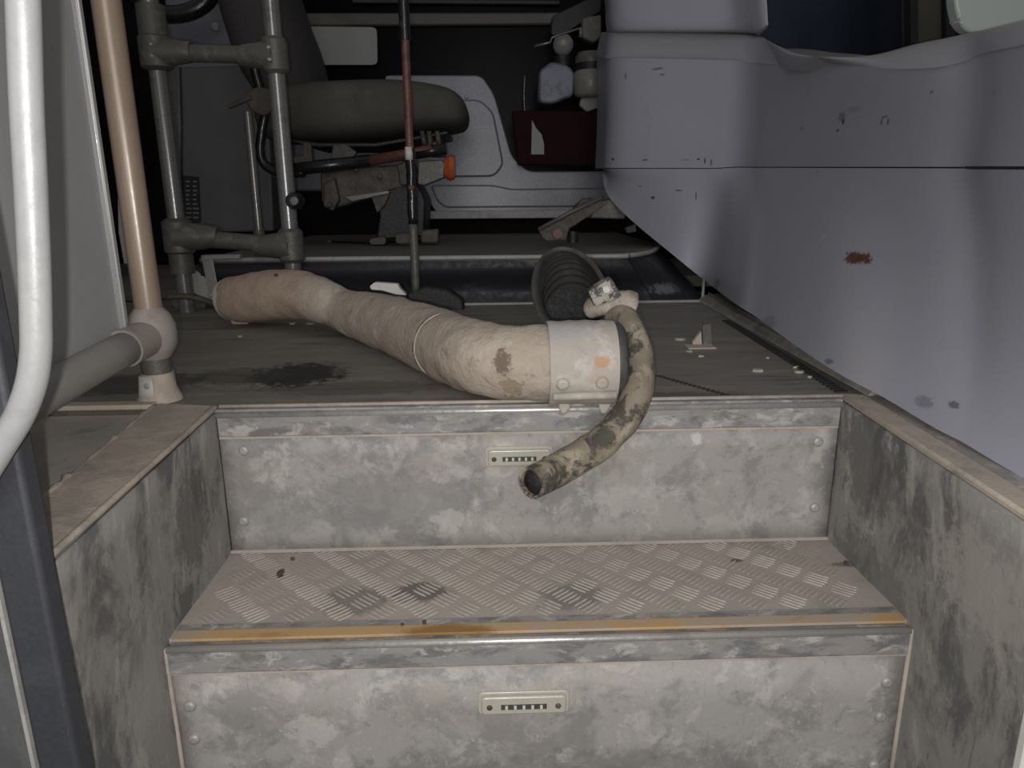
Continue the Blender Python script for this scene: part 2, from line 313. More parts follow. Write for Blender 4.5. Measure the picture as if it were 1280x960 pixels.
# left ledge (brown mud dusted trim) and grey step cover beside it
trim = mesh('trim_1', *hexa((-HW-.004, .012, -.006), (-.40, -.425, -.006), (-.462, -.425, -.006), (-.512, .03, -.006), (0, 0, .010)), M['ledge'], kind=S, bevel=.003)
mesh('trim_2', *boxg(-1.3, -.512, .012, .035, -.01, .006), M['ledge'], kind=S, bevel=.002)
mesh('floor_extension', *hexa((-.500, .014, -.014), (-.455, -.42, -.014), (-1.3, -.42, -.014), (-1.3, .014, -.014), (0, 0, .006)), M['arch'], kind=S)
crust = [Vector((-.512+.052*k/40, .02-.44*k/40, .002)) for k in range(41)]
mesh('dust_crust', *tubeg(crust, [.0022+.002*abs(mn.noise((k*.9, 0, 0)))*2 for k in range(41)], 8, bump=.0025, bs=90), M['ledge'], trim, smooth=True)
crust = [Vector((-.40-.025*k/40, -.42+.43*k/40, .003)) for k in range(41)]
mesh('rolled_edge', *tubeg(crust, .0035, 8, bump=.0006, bs=60), M['ledge'], trim, smooth=True)
# right ledge, gutter and skirting below the dashboard moulding
mesh('trim_3', *hexa((HW+.004, .012, -.006), (.40, -.425, -.006), (.432, -.425, -.006), (.462, .012, -.006), (0, 0, .010)), M['ledge'], kind=S, bevel=.003)
mesh('trim_4', *hexa((.462, .02, -.004), (.430, -.425, -.004), (.470, -.425, .001), (.50, .02, .001), (0, 0, .004)), M['alu'], kind=S)
mesh('baseboard_right', *prismg([(.466, .012, 0), (.478, .012, .016), (.60, .012, .03), (.60, .012, 0)], (.03, .95, 0)), M['alu'], kind=S, bevel=.002)
mesh('trim_5', *tubeg([(.470, -.42, .004), (.480, -.1, .008), (.486, .1, .014), (.505, .5, .018), (.528, .97, .02)], .0035, 8), M['ledge'], kind=S, smooth=True)
# ribbed rubber edging strip on the floor
g = []
for k in range(46):
    y = .035+k*.0135; x = .447+.052*(y/.97)
    g.append(boxg(x-.018, x, y, y+.005, 0, .0025))
mesh('ribbed_edging', *join(*g), M['black'], kind='stuff', parent=bpy.data.objects['floor'])
g = []
for k in range(16):
    y = .25-k*.013; x = P(815+k*1.9, 486, 'Z', 0).x
    g.append(boxg(.2+k*.0045, .2+k*.0045+.011, .145-k*.0075, .148-k*.0075, 0, .0012))
mesh('scratched_ridge', *join(*g), M['black'], kind='stuff', parent=bpy.data.objects['floor'])

def step(lab, yb, zt, z0, yellow):
    "riser panel with its kick strip, nosing and screws; front face at y = yb"
    t = thing('entrance_step', (0, yb, z0), lab, 'step')
    xw = HW-.004
    R = []
    for i in range(41):
        x = -xw+2*xw*i/40; R.append([(x, yb-.0015+.0009*mn.noise((x*7, z0, 3.0)), zt-.036-(zt-.036-z0)*j/6) for j in range(7)])
    mesh('riser_panel', *gridg(R), M['alu'], t, smooth=True, solid=.003)
    # kick strip
    mesh('kick_strip', *boxg(-xw, xw, yb-.006, yb+.01, zt-.036, zt-.0035), M['kick'], t, bevel=.0015)
    mesh('nosing', *tubeg([(-xw, yb-.003, zt-.0062), (xw, yb-.003, zt-.0062)], .0046, 12), M['bright'], t, smooth=True)
    mesh('joint_strip', *boxg(-xw, xw, yb-.0035, yb+.006, zt-.0395, zt-.036), M['ledge'], t)
    return t
t1 = step('upper entrance step riser with grey kick strip, just below the hoses', 0, 0, -H, False)
mesh('top_profile', *boxg(-HW, HW, -.001, .014, -.012, .001), M['kick'], t1, bevel=.001)
mesh('edge_bead', *tubeg([(-.43, .013, .001), (.45, .013, .001)], .0035, 10), M['ledge'], t1, smooth=True)
mesh('bottom_fillet', *prismg([(-HW, -.003, -H+.004), (-HW, -.007, -H+.001), (-HW, .004, -H+.001)], (2*HW, 0, 0)), M['tread'], t1)
t2 = step('lower entrance step with diamond-pattern tread and yellow edge strip', -D, -H, -.62, True)
mesh('tread_plate', *boxg(-HW, HW, -D+.008, .004, -H-.008, -H), M['tread'], t2)
mesh('safety_strip', *prismg([(-HW+.006, -D+.004, -H-.002), (-HW+.006, -D+.004, -H+.0015), (-HW+.006, -D+.021, -H+.0022), (-HW+.006, -D+.021, -H-.002)], (2*HW-.012, 0, 0)), M['yellow'], t2, bevel=.0007)
mesh('rear_lip', *boxg(-HW+.004, HW-.004, -D+.021, -D+.034, -H-.002, -H+.0012), M['kick'], t2, bevel=.0006)
# five-bar pattern
g = []; c = .0352; r2 = math.sqrt(2)
def lozenge(cx, cy, a, L, wd, h):
    ca, sa = math.cos(a), math.sin(a); V = []
    for (u, v) in ((-1, 0), (-.55, -1), (.55, -1), (1, 0), (.55, 1), (-.55, 1)):
        V.append((cx+ca*u*L/2-sa*v*wd/2, cy+sa*u*L/2+ca*v*wd/2, -H-.0002))
    for (u, v) in ((-.85, 0), (-.5, -.35), (.5, -.35), (.85, 0), (.5, .35), (-.5, .35)):
        V.append((cx+ca*u*L/2-sa*v*wd/2, cy+sa*u*L/2+ca*v*wd/2, -H+h))
    F = [(6, 7, 8, 9, 10, 11)]+[(i, (i+1) % 6, 6+(i+1) % 6, 6+i) for i in range(6)]
    return V, F
for i in range(-14, 15):
    for j in range(-14, 15):
        x = (i+j)*c/r2+.009; y = (i-j)*c/r2-.112
        if y < -D+.046 or y > -.008 or abs(x) > HW-.03: continue
        a = math.pi/4 if i % 2 == 0 else -math.pi/4
        a *= .92
        for k in range(-2, 3):
            ox = -math.sin(a)*k*.0066; oy = math.cos(a)*k*.0066
            dz = min(0, .0004+.0022*mn.noise((x*11, y*11, 2.0))-.0012*max(0, (abs(x)-.3)/.12))
            g.append(lozenge(x+ox, y+oy, a, .031-.0025*abs(k), .0034, max(.0003, .0015+dz)))
mesh('raised_bars', *join(*g), M['bar'], t2, kind='stuff')
for (a, b) in ((305, 563), (305, 651), (1022, 552), (1018, 634)):
    screw('screw', P(a, b, 'Y', -.003), (0, -1, 0), .0072, M['crew'], t1)
for (a, b) in ((238, 882), (243, 923), (1108, 852), (1100, 895), (1092, 956)):
    screw('screw', P(a, b, 'Y', -D-.003), (0, -1, 0), .007, M['crew'], t2)
mesh('side_bead', *tubeg([(-HW+.002, -D-.004, -H-.004), (-HW+.002, -D-.004, -.62)], .003, 8), M['ledge'], t2, smooth=True)
mesh('side_bead', *tubeg([(HW-.002, -D-.004, -H-.004), (HW-.002, -D-.004, -.62)], .003, 8), M['ledge'], t2, smooth=True)

def lamp(cx, cz, y, wd, ht, lab):
    t = thing('step_lamp', (cx, y, cz-ht/2), lab, 'lamp')
    def rr(w_, h_, r_): return [(cx+a, cz+b) for a, b in slerpr([(-w_/2, -h_/2), (w_/2, -h_/2), (w_/2, h_/2), (-w_/2, h_/2)], r_)]
    q = rr(wd, ht, .006); mesh('base_plate', *prismg([(a, y, b) for a, b in q], (0, -.003, 0)), M['cream'], t, bevel=.0008)
    q = rr(wd*.93, ht*.8, .005); mesh('lens', *prismg([(a, y-.003, b) for a, b in q], (0, -.0055, 0)), M['cream'], t, bevel=.002, seg=3)
    zs = cz-ht*.04
    mesh('lamp_strip', *boxg(cx-wd*.25, cx+wd*.25, y-.0092, y-.0084, zs-.0033, zs+.0033), M['lampin'], t)
    for k in range(5):
        x = cx+(k-2)*wd*.095
        mesh('lamp_chip', *boxg(x-.0015, x+.0015, y-.0102, y-.0091, zs-.0023, zs+.0023), M['led'], t)
    for s in (-1, 1):
        screw('screw', (cx+s*wd*.375, y-.0083, zs), (0, -1, 0), .0034, M['rust'], t)
c1 = P(649, 570, 'Y', -.003); lamp(c1.x, c1.z, -.003, .092, .029, 'small cream step lamp with dark strip on the upper riser, behind the thin hose end')
c1 = P(654.5, 876, 'Y', -D-.003); lamp(c1.x, c1.z, -D-.003, .105, .029, 'cream step lamp with two screws on the lower riser, at the bottom centre')

# door frame, left and right
mesh('door_1', *boxg(-.418, -.386, -.445, -.425, -.8, .9), M['seal'], kind=S, bevel=.004)
o = mesh('trim_6', *boxg(-.4205, -.4175, -.447, -.43, -.8, .9), M['trim'], kind=S)
mesh('trim_7', *boxg(-.52, -.4205, -.44, -.43, -.8, .2), M['stile'], kind=S)
mesh('door_2', *boxg(.3885, .396, -.436, -.426, -.8, -.02), M['whitestrip'], kind=S, bevel=.002)
mesh('outside_dark_sheet', *boxg(.3965, .56, -.445, -.428, -.8, -.03), M['black'], kind=S, bevel=.002)  # black sheet standing in for the darkness outside the door

# driver's platform
ft = [(-.80, .965), (.20, .935), (.29, .945), (.35, 1.0), (.41, 1.12), (.475, 1.34)]
fb = [(-.80, .965), (.28, .968), (.36, .968), (.43, .97), (.49, .975), (.525, .985)]
ZP = .128
top = [(x, y, ZP) for x, y in ft]
V, Fc = prismg([(x, y, ZP) for x, y in ft]+[(.475, 2.2, ZP), (-.80, 2.2, ZP)], (0, 0, -.02))
pl = mesh('driver_platform', V, Fc, M['plat'], kind=S)
a = cr([(*p, ZP-.012) for p in ft], 6); b = cr([(*p, 0.0) for p in fb], 6)
R = []
for k in range(9):
    s = k/8; R.append([tuple(Vector(u).lerp(Vector(v), s)+Vector((0, -.010*math.sin(s*math.pi*2.3)*1+.006*mn.noise((u[0]*6, s*3, 0)), 0))) for u, v in zip(a, b)])
mesh('platform_face', *gridg(R), M['platface'], pl, smooth=True)
mesh('platform_edge', *tubeg([(p[0], p[1]-.002, p[2]+.008) for p in a], .0062, 10), M['trim'], pl, smooth=True)
mesh('platform_foot_trim', *boxg(-.52, .52, .945, .957, 0, .006), M['trim'], pl, bevel=.001)
mesh('corner_trim', *tubeg([P(878, 376, 'Z', .004), P(880, 347, 'Y', 1.0)], .004, 8), M['trim'], pl, smooth=True)
# left bracket at the platform's end
t = thing('corner_bracket', P(262, 385, 'Z', 0), 'pale metal angle bracket on the left end of the low platform', 'bracket')
mesh('upright_flange', *slabg([(251, 319), (265, 319), (276, 382), (262, 374)], .945, .004), M['panedge'], t, bevel=.001)
mesh('top_flange', *slabg([(251, 319), (300, 318), (300, 323), (265, 324), (252, 326)], .943, .03), M['panedge'], t, bevel=.001)
screw('screw', P(263, 369, 'Y', .944), (0, -1, 0), .006, M['crew'], t)

# background shell
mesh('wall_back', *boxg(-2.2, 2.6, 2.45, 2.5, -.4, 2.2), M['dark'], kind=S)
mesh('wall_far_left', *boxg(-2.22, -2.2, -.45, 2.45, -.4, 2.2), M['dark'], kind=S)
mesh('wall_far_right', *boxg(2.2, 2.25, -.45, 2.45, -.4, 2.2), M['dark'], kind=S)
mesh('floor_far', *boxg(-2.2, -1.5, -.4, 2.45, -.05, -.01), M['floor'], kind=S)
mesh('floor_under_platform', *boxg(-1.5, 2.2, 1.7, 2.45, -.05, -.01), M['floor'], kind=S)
wn = mesh('window_1', *slabg([(340, -160), (770, -160), (770, 225), (340, 235)], 2.3, .01), M['night'], kind=S)
mesh('window_rail', *slabg([(340, 16), (700, 15), (700, 31), (340, 33)], 2.27, .03), M['brown'], wn, bevel=.008)
mesh('window_rail', *slabg([(440, -2), (700, 0), (700, 6), (440, 4)], 2.27, .02), M['black'], wn, bevel=.004)
q = slerpr([(384, 33), (471, 34), (472, 81), (400, 81)], 7)
tag(mesh('notice_card', *slabg(q, 2.25, .004), M['sign']), 'pale blank rectangular card on the dark window above the seat', 'sign')

# blue-grey wall mouldings at the far side
q = slerpr([(478, 94), (602, 94), (618, 118), (640, 196), (660, 214), (800, 214), (800, 264), (548, 270), (528, 240), (500, 130)], 9)
bp = thing('side_trim_panel', P(640, 266, 'Y', 2.13), 'large blue-grey moulded trim panel with a raised inset, behind the driver seat', 'panel')
mesh('panel_body', *slabg(q, 2.14, .06), M['blue'], bp, bevel=.014, seg=4)
q = slerpr([(490, 124), (600, 124), (617, 140), (630, 206), (618, 221), (535, 222), (500, 200)], 8)
mesh('raised_inset', *slabg(q, 2.128, .03), M['blue'], bp, bevel=.008, seg=3)
q = slerpr([(538, 231), (616, 231), (640, 236), (800, 234), (800, 258), (556, 260), (545, 250)], 5)
mesh('raised_band', *slabg(q, 2.128, .03), M['blue'], bp, bevel=.008, seg=3)
screw('screw', P(583, 121, 'Y', 2.138), (0, -1, 0), .008, M['crew'], bp)
mesh('lower_rail', *slabg([(520, 264), (760, 262), (760, 272), (520, 274)], 2.12, .03), M['trim'], bp, bevel=.003)
q = slerpr([(330, 176), (540, 176), (540, 222), (406, 239), (330, 239)], 4)
tag(mesh('rear_trim_panel', *slabg(q, 2.19, .03), M['blue'], bevel=.01), 'flat blue-grey trim panel seen under the driver seat cushion', 'panel')
mesh('low_gap_shade', *slabg([(180, 236), (860, 225), (860, 312), (180, 312)], 2.24, .02), M['dark'], kind=S)  # near-black sheet standing in for the shaded gap under the trim panels
q = [(205, -60), (330, -60), (330, 110), (205, 110)]
up = tag(mesh('upper_trim_panel', *slabg(q, 2.0, .03), M['blue'], bevel=.01), 'blue-grey wall panel at upper left behind the steel frame', 'panel')
screw('screw', P(269, 34, 'Y', 1.998), (0, -1, 0), .016, M['crew'], up)
# steering wheel rim part, upper left
cc = P(215, -22, 'Y', 1.75)
pts = [cc+Vector((math.cos(a)*.14, math.sin(a)*.03, math.sin(a)*.105)) for a in [2*math.pi*k/40 for k in range(41)]]
tag(mesh('black_ring', *tubeg(pts, .028, 12), M['blackmet'], smooth=True), 'thick black curved rim at the top left behind the steel frame', 'ring')

# cabinet
cb = thing('electrical_cabinet', P(265, 292, 'Y', 1.87), 'dark grey cabinet with rounded pale side and barred label, behind the steel frame', 'cabinet')
mesh('body', *slabg([(214, 84), (334, 80), (342, 289), (230, 292)], 1.87, .1), M['cab'], cb, bevel=.008, seg=3)
mesh('side_profile', *slabg([(196, 82), (224, 82), (226, 150), (226, 281), (214, 276), (200, 160)], 1.85, .12), M['joint'], cb, bevel=.006, seg=3)
mesh('label_plate', *slabg([(227, 219), (248, 221), (251, 277), (230, 280)], 1.864, .006), M['black'], cb)
for k in range(9):
    y0 = 226+k*5.6; w_ = 4+random.random()*4
    for xx in (232, 241):
        mesh('label_mark', *slabg([(xx, y0), (xx+w_, y0), (xx+w_, y0+2), (xx, y0+2)], 1.8625, .002), M['steel'], cb)

# ------------------------------------------------------------------ partition, posts, rails
gp = thing('partition_panel', (-.53, -.2, .09), 'light grey flat partition panel at the left edge with bright vertical edge', 'panel')
mesh('sheet', *boxg(-.56, -.538, -.75, .012, .085, .95), M['panel'], gp)
mesh('edge_profile', *boxg(-.562, -.531, .010, .022, .085, .95), M['panedge'], gp, bevel=.002)
mesh('edge_bead', *tubeg([(-.5315, .012, .088), (-.5315, .012, .95)], .0016, 8), M['whitestrip'], gp, smooth=True)  # thin white bead paints in the highlight along the panel edge
px0 = (-.520, .057)
po = thing('tan_grab_pole', (px0[0], px0[1], 0), 'tan dusty vertical grab pole standing left of the steps, with a ball joint', 'pole')
z1 = zrow(*px0, 388); z2 = zrow(*px0, 445); z3 = zrow(*px0, 465)
mesh('pole', *cyl((*px0, z1-.01), (*px0, .95), .0175, 28), M['tanpost'], po, smooth=True, auto=.9)
ks = [(z1+.004, .0185), (z1-.006, .026), (z1-.02, .031), ((z1+z2)/2, .032), (z2+.016, .031), (z2+.006, .026), (z2-.002, .0215)]
mesh('ball_joint', *tubeg([(*px0, k) for k, _ in ks], [r for _, r in ks], 24, bump=.002, bs=40), M['jointlite'], po, smooth=True, auto=.9)
mesh('lower_sleeve', *cyl((*px0, z2), (*px0, z3-.006), .0195, 24), M['joint'], po, smooth=True, auto=.9)
ks = [(z3, .021), (z3-.02, .023), (.012, .026), (.006, .029), (.001, .030)]
mesh('foot', *tubeg([(*px0, k) for k, _ in ks], [r for _, r in ks], 24, bump=.0015, bs=50), M['ledge'], po, smooth=True, auto=.9)
R = []
for k in range(9):
    a = math.radians(-140+k*7.5); R.append([(px0[0]+math.cos(a)*rr, px0[1]+math.sin(a)*rr, zz) for rr, zz in ((.0242, z3-.001), (.0262, z3-.02), (.0285, .010))])
tp = mesh('tape_patch', *gridg(R), M['tape'], po, smooth=True, solid=.001)
a = math.radians(-100); screw('screw', (px0[0]+math.cos(a)*.0255, px0[1]+math.sin(a)*.0255, z3-.014), (math.cos(a), math.sin(a), 0), .004, M['crew'], po)
for zz in (.055, .072):
    a = math.radians(-75); screw('screw', (px0[0]+math.cos(a)*.031, px0[1]+math.sin(a)*.031, zz+.02), (math.cos(a), math.sin(a), 0), .0055, M['whitestrip'], po)
rl = tag(mesh('cross_rail', *tubeg([(-.522, .045, .092), (-.526, -.06, .0845), (-.532, -.25, .068), (-.54, -.75, .03)], .0215, 24), M['railgrey'], smooth=True), 'grey horizontal pipe running from the pole joint toward the door, under the grey panel', 'rail')
mesh('socket', *cyl((-.521, .035, .0915), (-.5245, -.012, .088), .0245, 24), M['jointlite'], rl, smooth=True, auto=.9)

# near handrail on the door
hp = [(24, -90), (29, 0), (33, 120), (39, 240), (43, 330), (45, 400), (45, 440), (39, 480), (24, 520), (0, 560), (-25, 600), (-80, 680)]
pts = [P(a, b, 'Y', -.47) for a, b in cr(hp, 6)]
hr = tag(mesh('door_handrail', *tubeg(pts, .0091, 24), M['handrail'], smooth=True), 'silver tube handrail bent at its foot, close at the left edge', 'handrail')

# steel frame of two posts and two rails
sf = thing('steel_frame', P(300, 385, 'Z', 0), 'steel tube frame of two uprights and two rails with cast joints, left of the platform', 'frame')
XA, XB, YF = -.822, -.548, .9
pa = [(XA, YF)]; pb = [(XB, YF)]
def vpost(x, y, zb, zt, r, m=None): return mesh('upright', *cyl((x, y, zb), (x, y, zt), r, 22), m or M['steel'], sf, smooth=True, auto=.9)
vpost(XA, YF, 0, 1.1, .0205); vpost(XB, YF, 0, 1.1, .0205)
def clampj(x, y, zc, hh, dirx, Lx, r=.031):
    ks = [(-hh, .023), (-hh*.8, r), (hh*.8, r), (hh, .023)]
    g1 = tubeg([(x, y, zc+k) for k, _ in ks], [q for _, q in ks], 20)
    g2 = tubeg([(x, y-.004, zc), (x+dirx*Lx*.55, y-.004, zc), (x+dirx*Lx, y-.004, zc)], [hh*.85, hh*.7, .0225], 18)
    j = mesh('cast_joint', *join(g1, g2), M['joint'], sf, smooth=True, auto=.7)
    for dx in (0.004, .055):
        for dz in ((-.012, .012) if dx < .01 else (0,)):
            screw('bolt', (x+dirx*dx, y-(.032 if dx < .01 else .026), zc+dz), (0, -1, 0), .0052, M['crew'], j)
    return j
zu = zrow(XB, YF, 70); zu2 = zrow(XA, YF, 66); zd = zrow(XB, YF, 307); zd2 = zrow(XA, YF, 296)
clampj(XB, YF, zu, .04, -1, .08); clampj(XB, YF, zd, .042, -1, .09)
clampj(XA, YF, zu2, .04, 1, .085, .036); clampj(XA, YF, zd2, .045, 1, .1, .036)
mesh('collar', *cyl((XA, YF, zu2+.035), (XA, YF, zu2+.1), .032, 20), M['joint'], sf, smooth=True, auto=.9)
mesh('collar', *cyl((XA, YF, zd2-.09), (XA, YF, zd2-.03), .029, 20), M['joint'], sf, smooth=True, auto=.9)
mesh('cross_bar', *cyl((XA, YF-.004, zu2), (XB, YF-.004, zu), .0195, 20), M['joint'], sf, smooth=True, auto=.9)
mesh('cross_bar', *cyl((XA, YF-.004, zd2), (XB, YF-.004, zd), .0205, 20), M['joint'], sf, smooth=True, auto=.9)
kb = P(367, 251, 'Y', .87)
kn = mesh('knob', *tubeg([kb+Vector((0, .03, 0)), kb, kb+Vector((0, -.012, 0))], [.02, .02, .013], 18), M['blackmet'], sf, smooth=True, auto=.7)
mesh('knob_cap', *cyl(kb+Vector((.006, -.012, 0)), kb+Vector((.006, -.018, 0)), .0095, 16), M['steel'], kn, smooth=True, auto=.7)
# thin strut with latch in front of the cabinet
ts = thing('thin_strut', (P(323, 288, 'Y', 1.32)), 'thin steel strut with a rusty latch on top, in front of the dark cabinet', 'strut')
p1 = P(324, 292, 'Y', 1.3); mesh('rod', *cyl(p1, (p1.x, 1.3, zrow(p1.x, 1.3, 140)), .0125, 16), M['steel'], ts, smooth=True, auto=.9)
mesh('foot', *cyl(p1-Vector((0, 0, .03)), p1+Vector((0, 0, .012)), .022, 16, .015), M['joint'], ts, smooth=True, auto=.9)
mesh('latch_plate', *slabg(slerpr([(304, 116), (322, 108), (338, 112), (340, 138), (330, 146), (312, 138)], 6), 1.29, .03), M['rust'], ts, bevel=.004)
mesh('latch_lever', *slabg([(282, 132), (300, 123), (312, 117), (314, 124), (300, 130), (286, 136)], 1.28, .012), M['rust'], ts, bevel=.002)
# loose plates and cable at left
tag(mesh('loose_plate', *slabg([(219, 344), (233, 330), (253, 344), (268, 360), (270, 382), (252, 372), (224, 354)], .955, .004), M['whitepl'], bevel=.001), 'pale triangular sheet leaning by the corner bracket', 'sheet')
tag(mesh('leaning_sheet', *slabg([(147, 248), (152, 252), (166, 305), (168, 330), (155, 330), (148, 290)], .8, .004), M['whitepl'], bevel=.001), 'narrow pale sheet glimpsed between grey panel and tan pole', 'sheet')
tag(mesh('low_box', *slabg([(214, 362), (262, 372), (262, 388), (214, 388)], .962, .1), M['joint'], bevel=.003), 'low grey box on the floor behind the tan pole', 'box')
pts = [P(150, 375, 'Y', .75), P(200, 372, 'Y', .75), P(235, 371, 'Y', .76), P(262, 378, 'Y', .78), P(283, 389, 'Y', .8)]
tag(mesh('dark_cable', *tubeg(cr(pts, 5), .007, 10), M['rust'], smooth=True), 'dark brown cable curving on the floor into the hose end', 'cable')
tag(mesh('black_pad', *slabg([(150, 330), (175, 336), (176, 345), (150, 345)], .78, .02), M['black']), 'small dark pad behind the tan pole', 'pad')

# ------------------------------------------------------------------ seat
st = thing('driver_seat', P(470, 303, 'Z', ZP), 'worn grey driver seat seen from its side on a rusty pedestal', 'seat')
def sup(u, e=.55):
    return math.copysign(abs(u)**e, u)
def loftx(secs, yc, mat, name, par, seg=28, e=.55):
    "secs: (px, row_top, row_bottom, half depth) at depth yc"
    V, F = [], []
    for (px, rt, rb, hy) in secs:
        a = P(px, rt, 'Y', yc); b = P(px, rb, 'Y', yc); zc = (a.z+b.z)/2; h = (a.z-b.z)/2; x = (a.x+b.x)/2
        for k in range(seg):
            th = 2*math.pi*k/seg; V.append((x, yc+.0+hy*sup(math.cos(th), e), zc+h*sup(math.sin(th), .5)))
    n = len(secs)
    for i in range(n-1):
        for k in range(seg):
            a = i*seg+k; b = i*seg+(k+1) % seg; F.append((a, b, b+seg, a+seg))
    F.append(tuple(range(seg))); F.append(tuple((n-1)*seg+k for k in range(seg)))
    return mesh(name, V, F, mat, par, smooth=True)
secs = cr([(338, 128, 165, .17), (345, 115, 178, .2), (365, 111, 179, .215), (400, 109, 180, .22), (440, 107, 179.5, .225), (490, 106, 176, .225), (530, 109, 170, .22), (560, 115, 166, .21), (576, 124, 163, .19), (583, 134, 158, .15), (586, 142, 150, .08)], 4)
cu = loftx(secs, 1.62, M['fabric'], 'seat_cushion', st)
mesh('cushion_base', *slabg([(352, 172), (400, 178), (470, 178), (560, 163), (560, 168), (470, 184), (385, 184)], 1.45, .3), M['black'], st, bevel=.004)
# backrest, lofted upward
V, F = [], []; rows = cr([(135, 338, 398, .17), (118, 328, 405, .2), (90, 312, 402, .22), (55, 300, 392, .225), (20, 290, 378, .23), (-20, 282, 366, .23), (-120, 270, 345, .21), (-160, 275, 330, .12)], 4)
for (r, xa, xb, hy) in rows:
    a = P(xa, r, 'Y', 1.62); b = P(xb, r, 'Y', 1.62); xc = (a.x+b.x)/2; h = (b.x-a.x)/2
    for k in range(28):
        th = 2*math.pi*k/28; V.append((xc+h*sup(math.cos(th), .7), 1.62+hy*sup(math.sin(th), .6), a.z))
n = len(rows)
for i in range(n-1):
    for k in range(28):
        a = i*28+k; b = i*28+(k+1) % 28; F.append((a, b, b+28, a+28))
F.append(tuple(range(28))); F.append(tuple((n-1)*28+k for k in range(28)))
mesh('backrest', V, F, M['fabric2'], st, smooth=True)
YS = 1.40
def pt(*q): return [P(a, b, 'Y', YS) for a, b in q]
mesh('bent_tube', *tubeg(cr(pt((312, 60), (322, 100), (331, 135), (327, 165), (325, 190), (331, 206), (350, 216), (380, 216)), 5), .014, 12), M['blackmet'], st, smooth=True)
fr = mesh('slide_bar', *tubeg(pt((350, 214), (400, 208), (462, 201)), .019, 14), M['blackmet'], st, smooth=True)
mesh('primed_tube', *tubeg(pt((462, 201), (520, 191), (540, 187)), .0165, 14), M['redbrown'], st, smooth=True)
mesh('slide_bar', *tubeg(pt((520, 192), (558, 186)), .017, 14), M['blackmet'], st, smooth=True)
for pp in ([(378, 178), (388, 178), (392, 212), (380, 214)], [(366, 196), (386, 193), (388, 206), (368, 206)], [(416, 182), (432, 180), (446, 190), (440, 198), (414, 198)]):
    mesh('hanger', *slabg(slerpr(pp, 2), YS+.02, .02), M['rust'], st, bevel=.002)
for q in ((527, 531), (536, 538), (546, 549)):
    mesh('spring_post', *tubeg(pt((q[0], 164), (q[1], 181)), .008, 8), M['rust'], st, smooth=True)
mesh('front_link', *slabg([(520, 184), (545, 176), (556, 182), (556, 196), (540, 196), (524, 192)], YS+.01, .05), M['rust'], st, bevel=.004)
bl = mesh('height_box', *slabg([(523, 202), (553, 200), (556, 205), (555, 222), (530, 232), (522, 230)], YS-.02, .06), M['joint'], st, bevel=.003)
ok = P(563, 210, 'Y', YS)
mesh('reflector_disc', *tubeg([P(556, 210, 'Y', YS), P(562, 210, 'Y', YS), P(568, 210, 'Y', YS)], [.03, .039, .034], 24), M['orange'], st, smooth=True, auto=.8)
mesh('scissor_plate', *slabg([(400, 216), (460, 208), (515, 205), (518, 232), (470, 246), (420, 260), (402, 252)], YS+.06, .05), M['rust'], st, bevel=.006)
mesh('scissor_link', *slabg([(404, 230), (418, 222), (424, 250), (416, 264), (404, 258)], YS+.03, .03), M['rust'], st, bevel=.005)
mesh('scissor_link', *slabg([(430, 246), (486, 238), (486, 242), (440, 252)], YS+.02, .02), M['steel'], st, bevel=.002)
mesh('scissor_link', *slabg([(496, 206), (508, 200), (520, 208), (518, 232), (500, 232)], YS+.0, .05), M['rust'], st, bevel=.005)
mesh('pedestal', *slabg([(466, 240), (520, 225), (532, 250), (530, 296), (470, 300), (474, 270)], YS+.06, .22), M['black'], st, bevel=.006)
mesh('gusset', *slabg([(464, 246), (488, 240), (480, 258), (471, 266)], YS+.03, .02), M['rust'], st, bevel=.003)
for q in ((462, 298, 482, 306), (494, 292, 518, 305), (526, 288, 548, 304)):
    a = P(q[0], q[3]-2, 'Z', ZP)
    mesh('foot', *slabg(slerpr([(q[0], q[1]), (q[2], q[1]-2), (q[2], q[3]), (q[0], q[3])], 4), YS, .05), M['rust'], st, bevel=.004)
a = P(412, 302, 'Z', ZP+.003); b = P(522, 307, 'Z', ZP+.003)
mesh('floor_slide', *tubeg([a, b], .0035, 8), M['blackmet'], st, smooth=True)
screw('slide_bolt', a, (0, 0, 1), .012, M['rust'], st)
for pp in ((445, 212), (475, 220), (503, 222), (412, 256)):
    screw('bolt', P(*pp, 'Y', YS+.02), (0, -1, 0), .009, M['rust'], st)

# gear lever
gl = thing('long_lever', P(521, 368, 'Y', .88), 'tall black lever with rusty paint-chipped lower rod, standing before the platform', 'lever')
x0 = P(520, 366, 'Y', .88).x
def lz(r): return zrow(x0, .88, r)
mesh('grip_tube', *cyl((x0, .88, lz(47)), (x0, .88, 1.0), .0128, 18), M['blackmet'], gl, smooth=True, auto=.9)
mesh('grip_highlight_collar', *cyl((x0, .88, lz(50)), (x0, .88, lz(44)), .0135, 18), M['blackmet'], gl, smooth=True, auto=.9)
mesh('rod', *cyl((x0, .88, lz(185)), (x0, .88, lz(45)), .0098, 16), M['redbrown'], gl, smooth=True, auto=.9)
mesh('rod', *tubeg([(x0, .88, lz(280)+(lz(185)-lz(280))*k/14) for k in range(15)], [.0118]*15, 14, bump=.004, bs=70), M['blackmet'], gl, smooth=True)
mesh('rod', *tubeg([(x0, .88, lz(368)+(lz(280)-lz(368))*k/8) for k in range(9)], [.0105]*9, 14, bump=.002, bs=60), M['joint'], gl, smooth=True)
mesh('paint_chip', *cyl((x0-.002, .874, lz(200)), (x0-.002, .874, lz(184)), .0095, 10), M['tape'], gl, smooth=True)
mesh('paint_chip', *cyl((x0, .874, lz(238)), (x0, .874, lz(232)), .0085, 10), M['redbrown'], gl, smooth=True)
mesh('foot', *slabg(slerpr([(508, 366), (530, 358), (560, 362), (580, 376), (580, 392), (508, 392)], 5), .87, .05), M['black'], gl, bevel=.006)

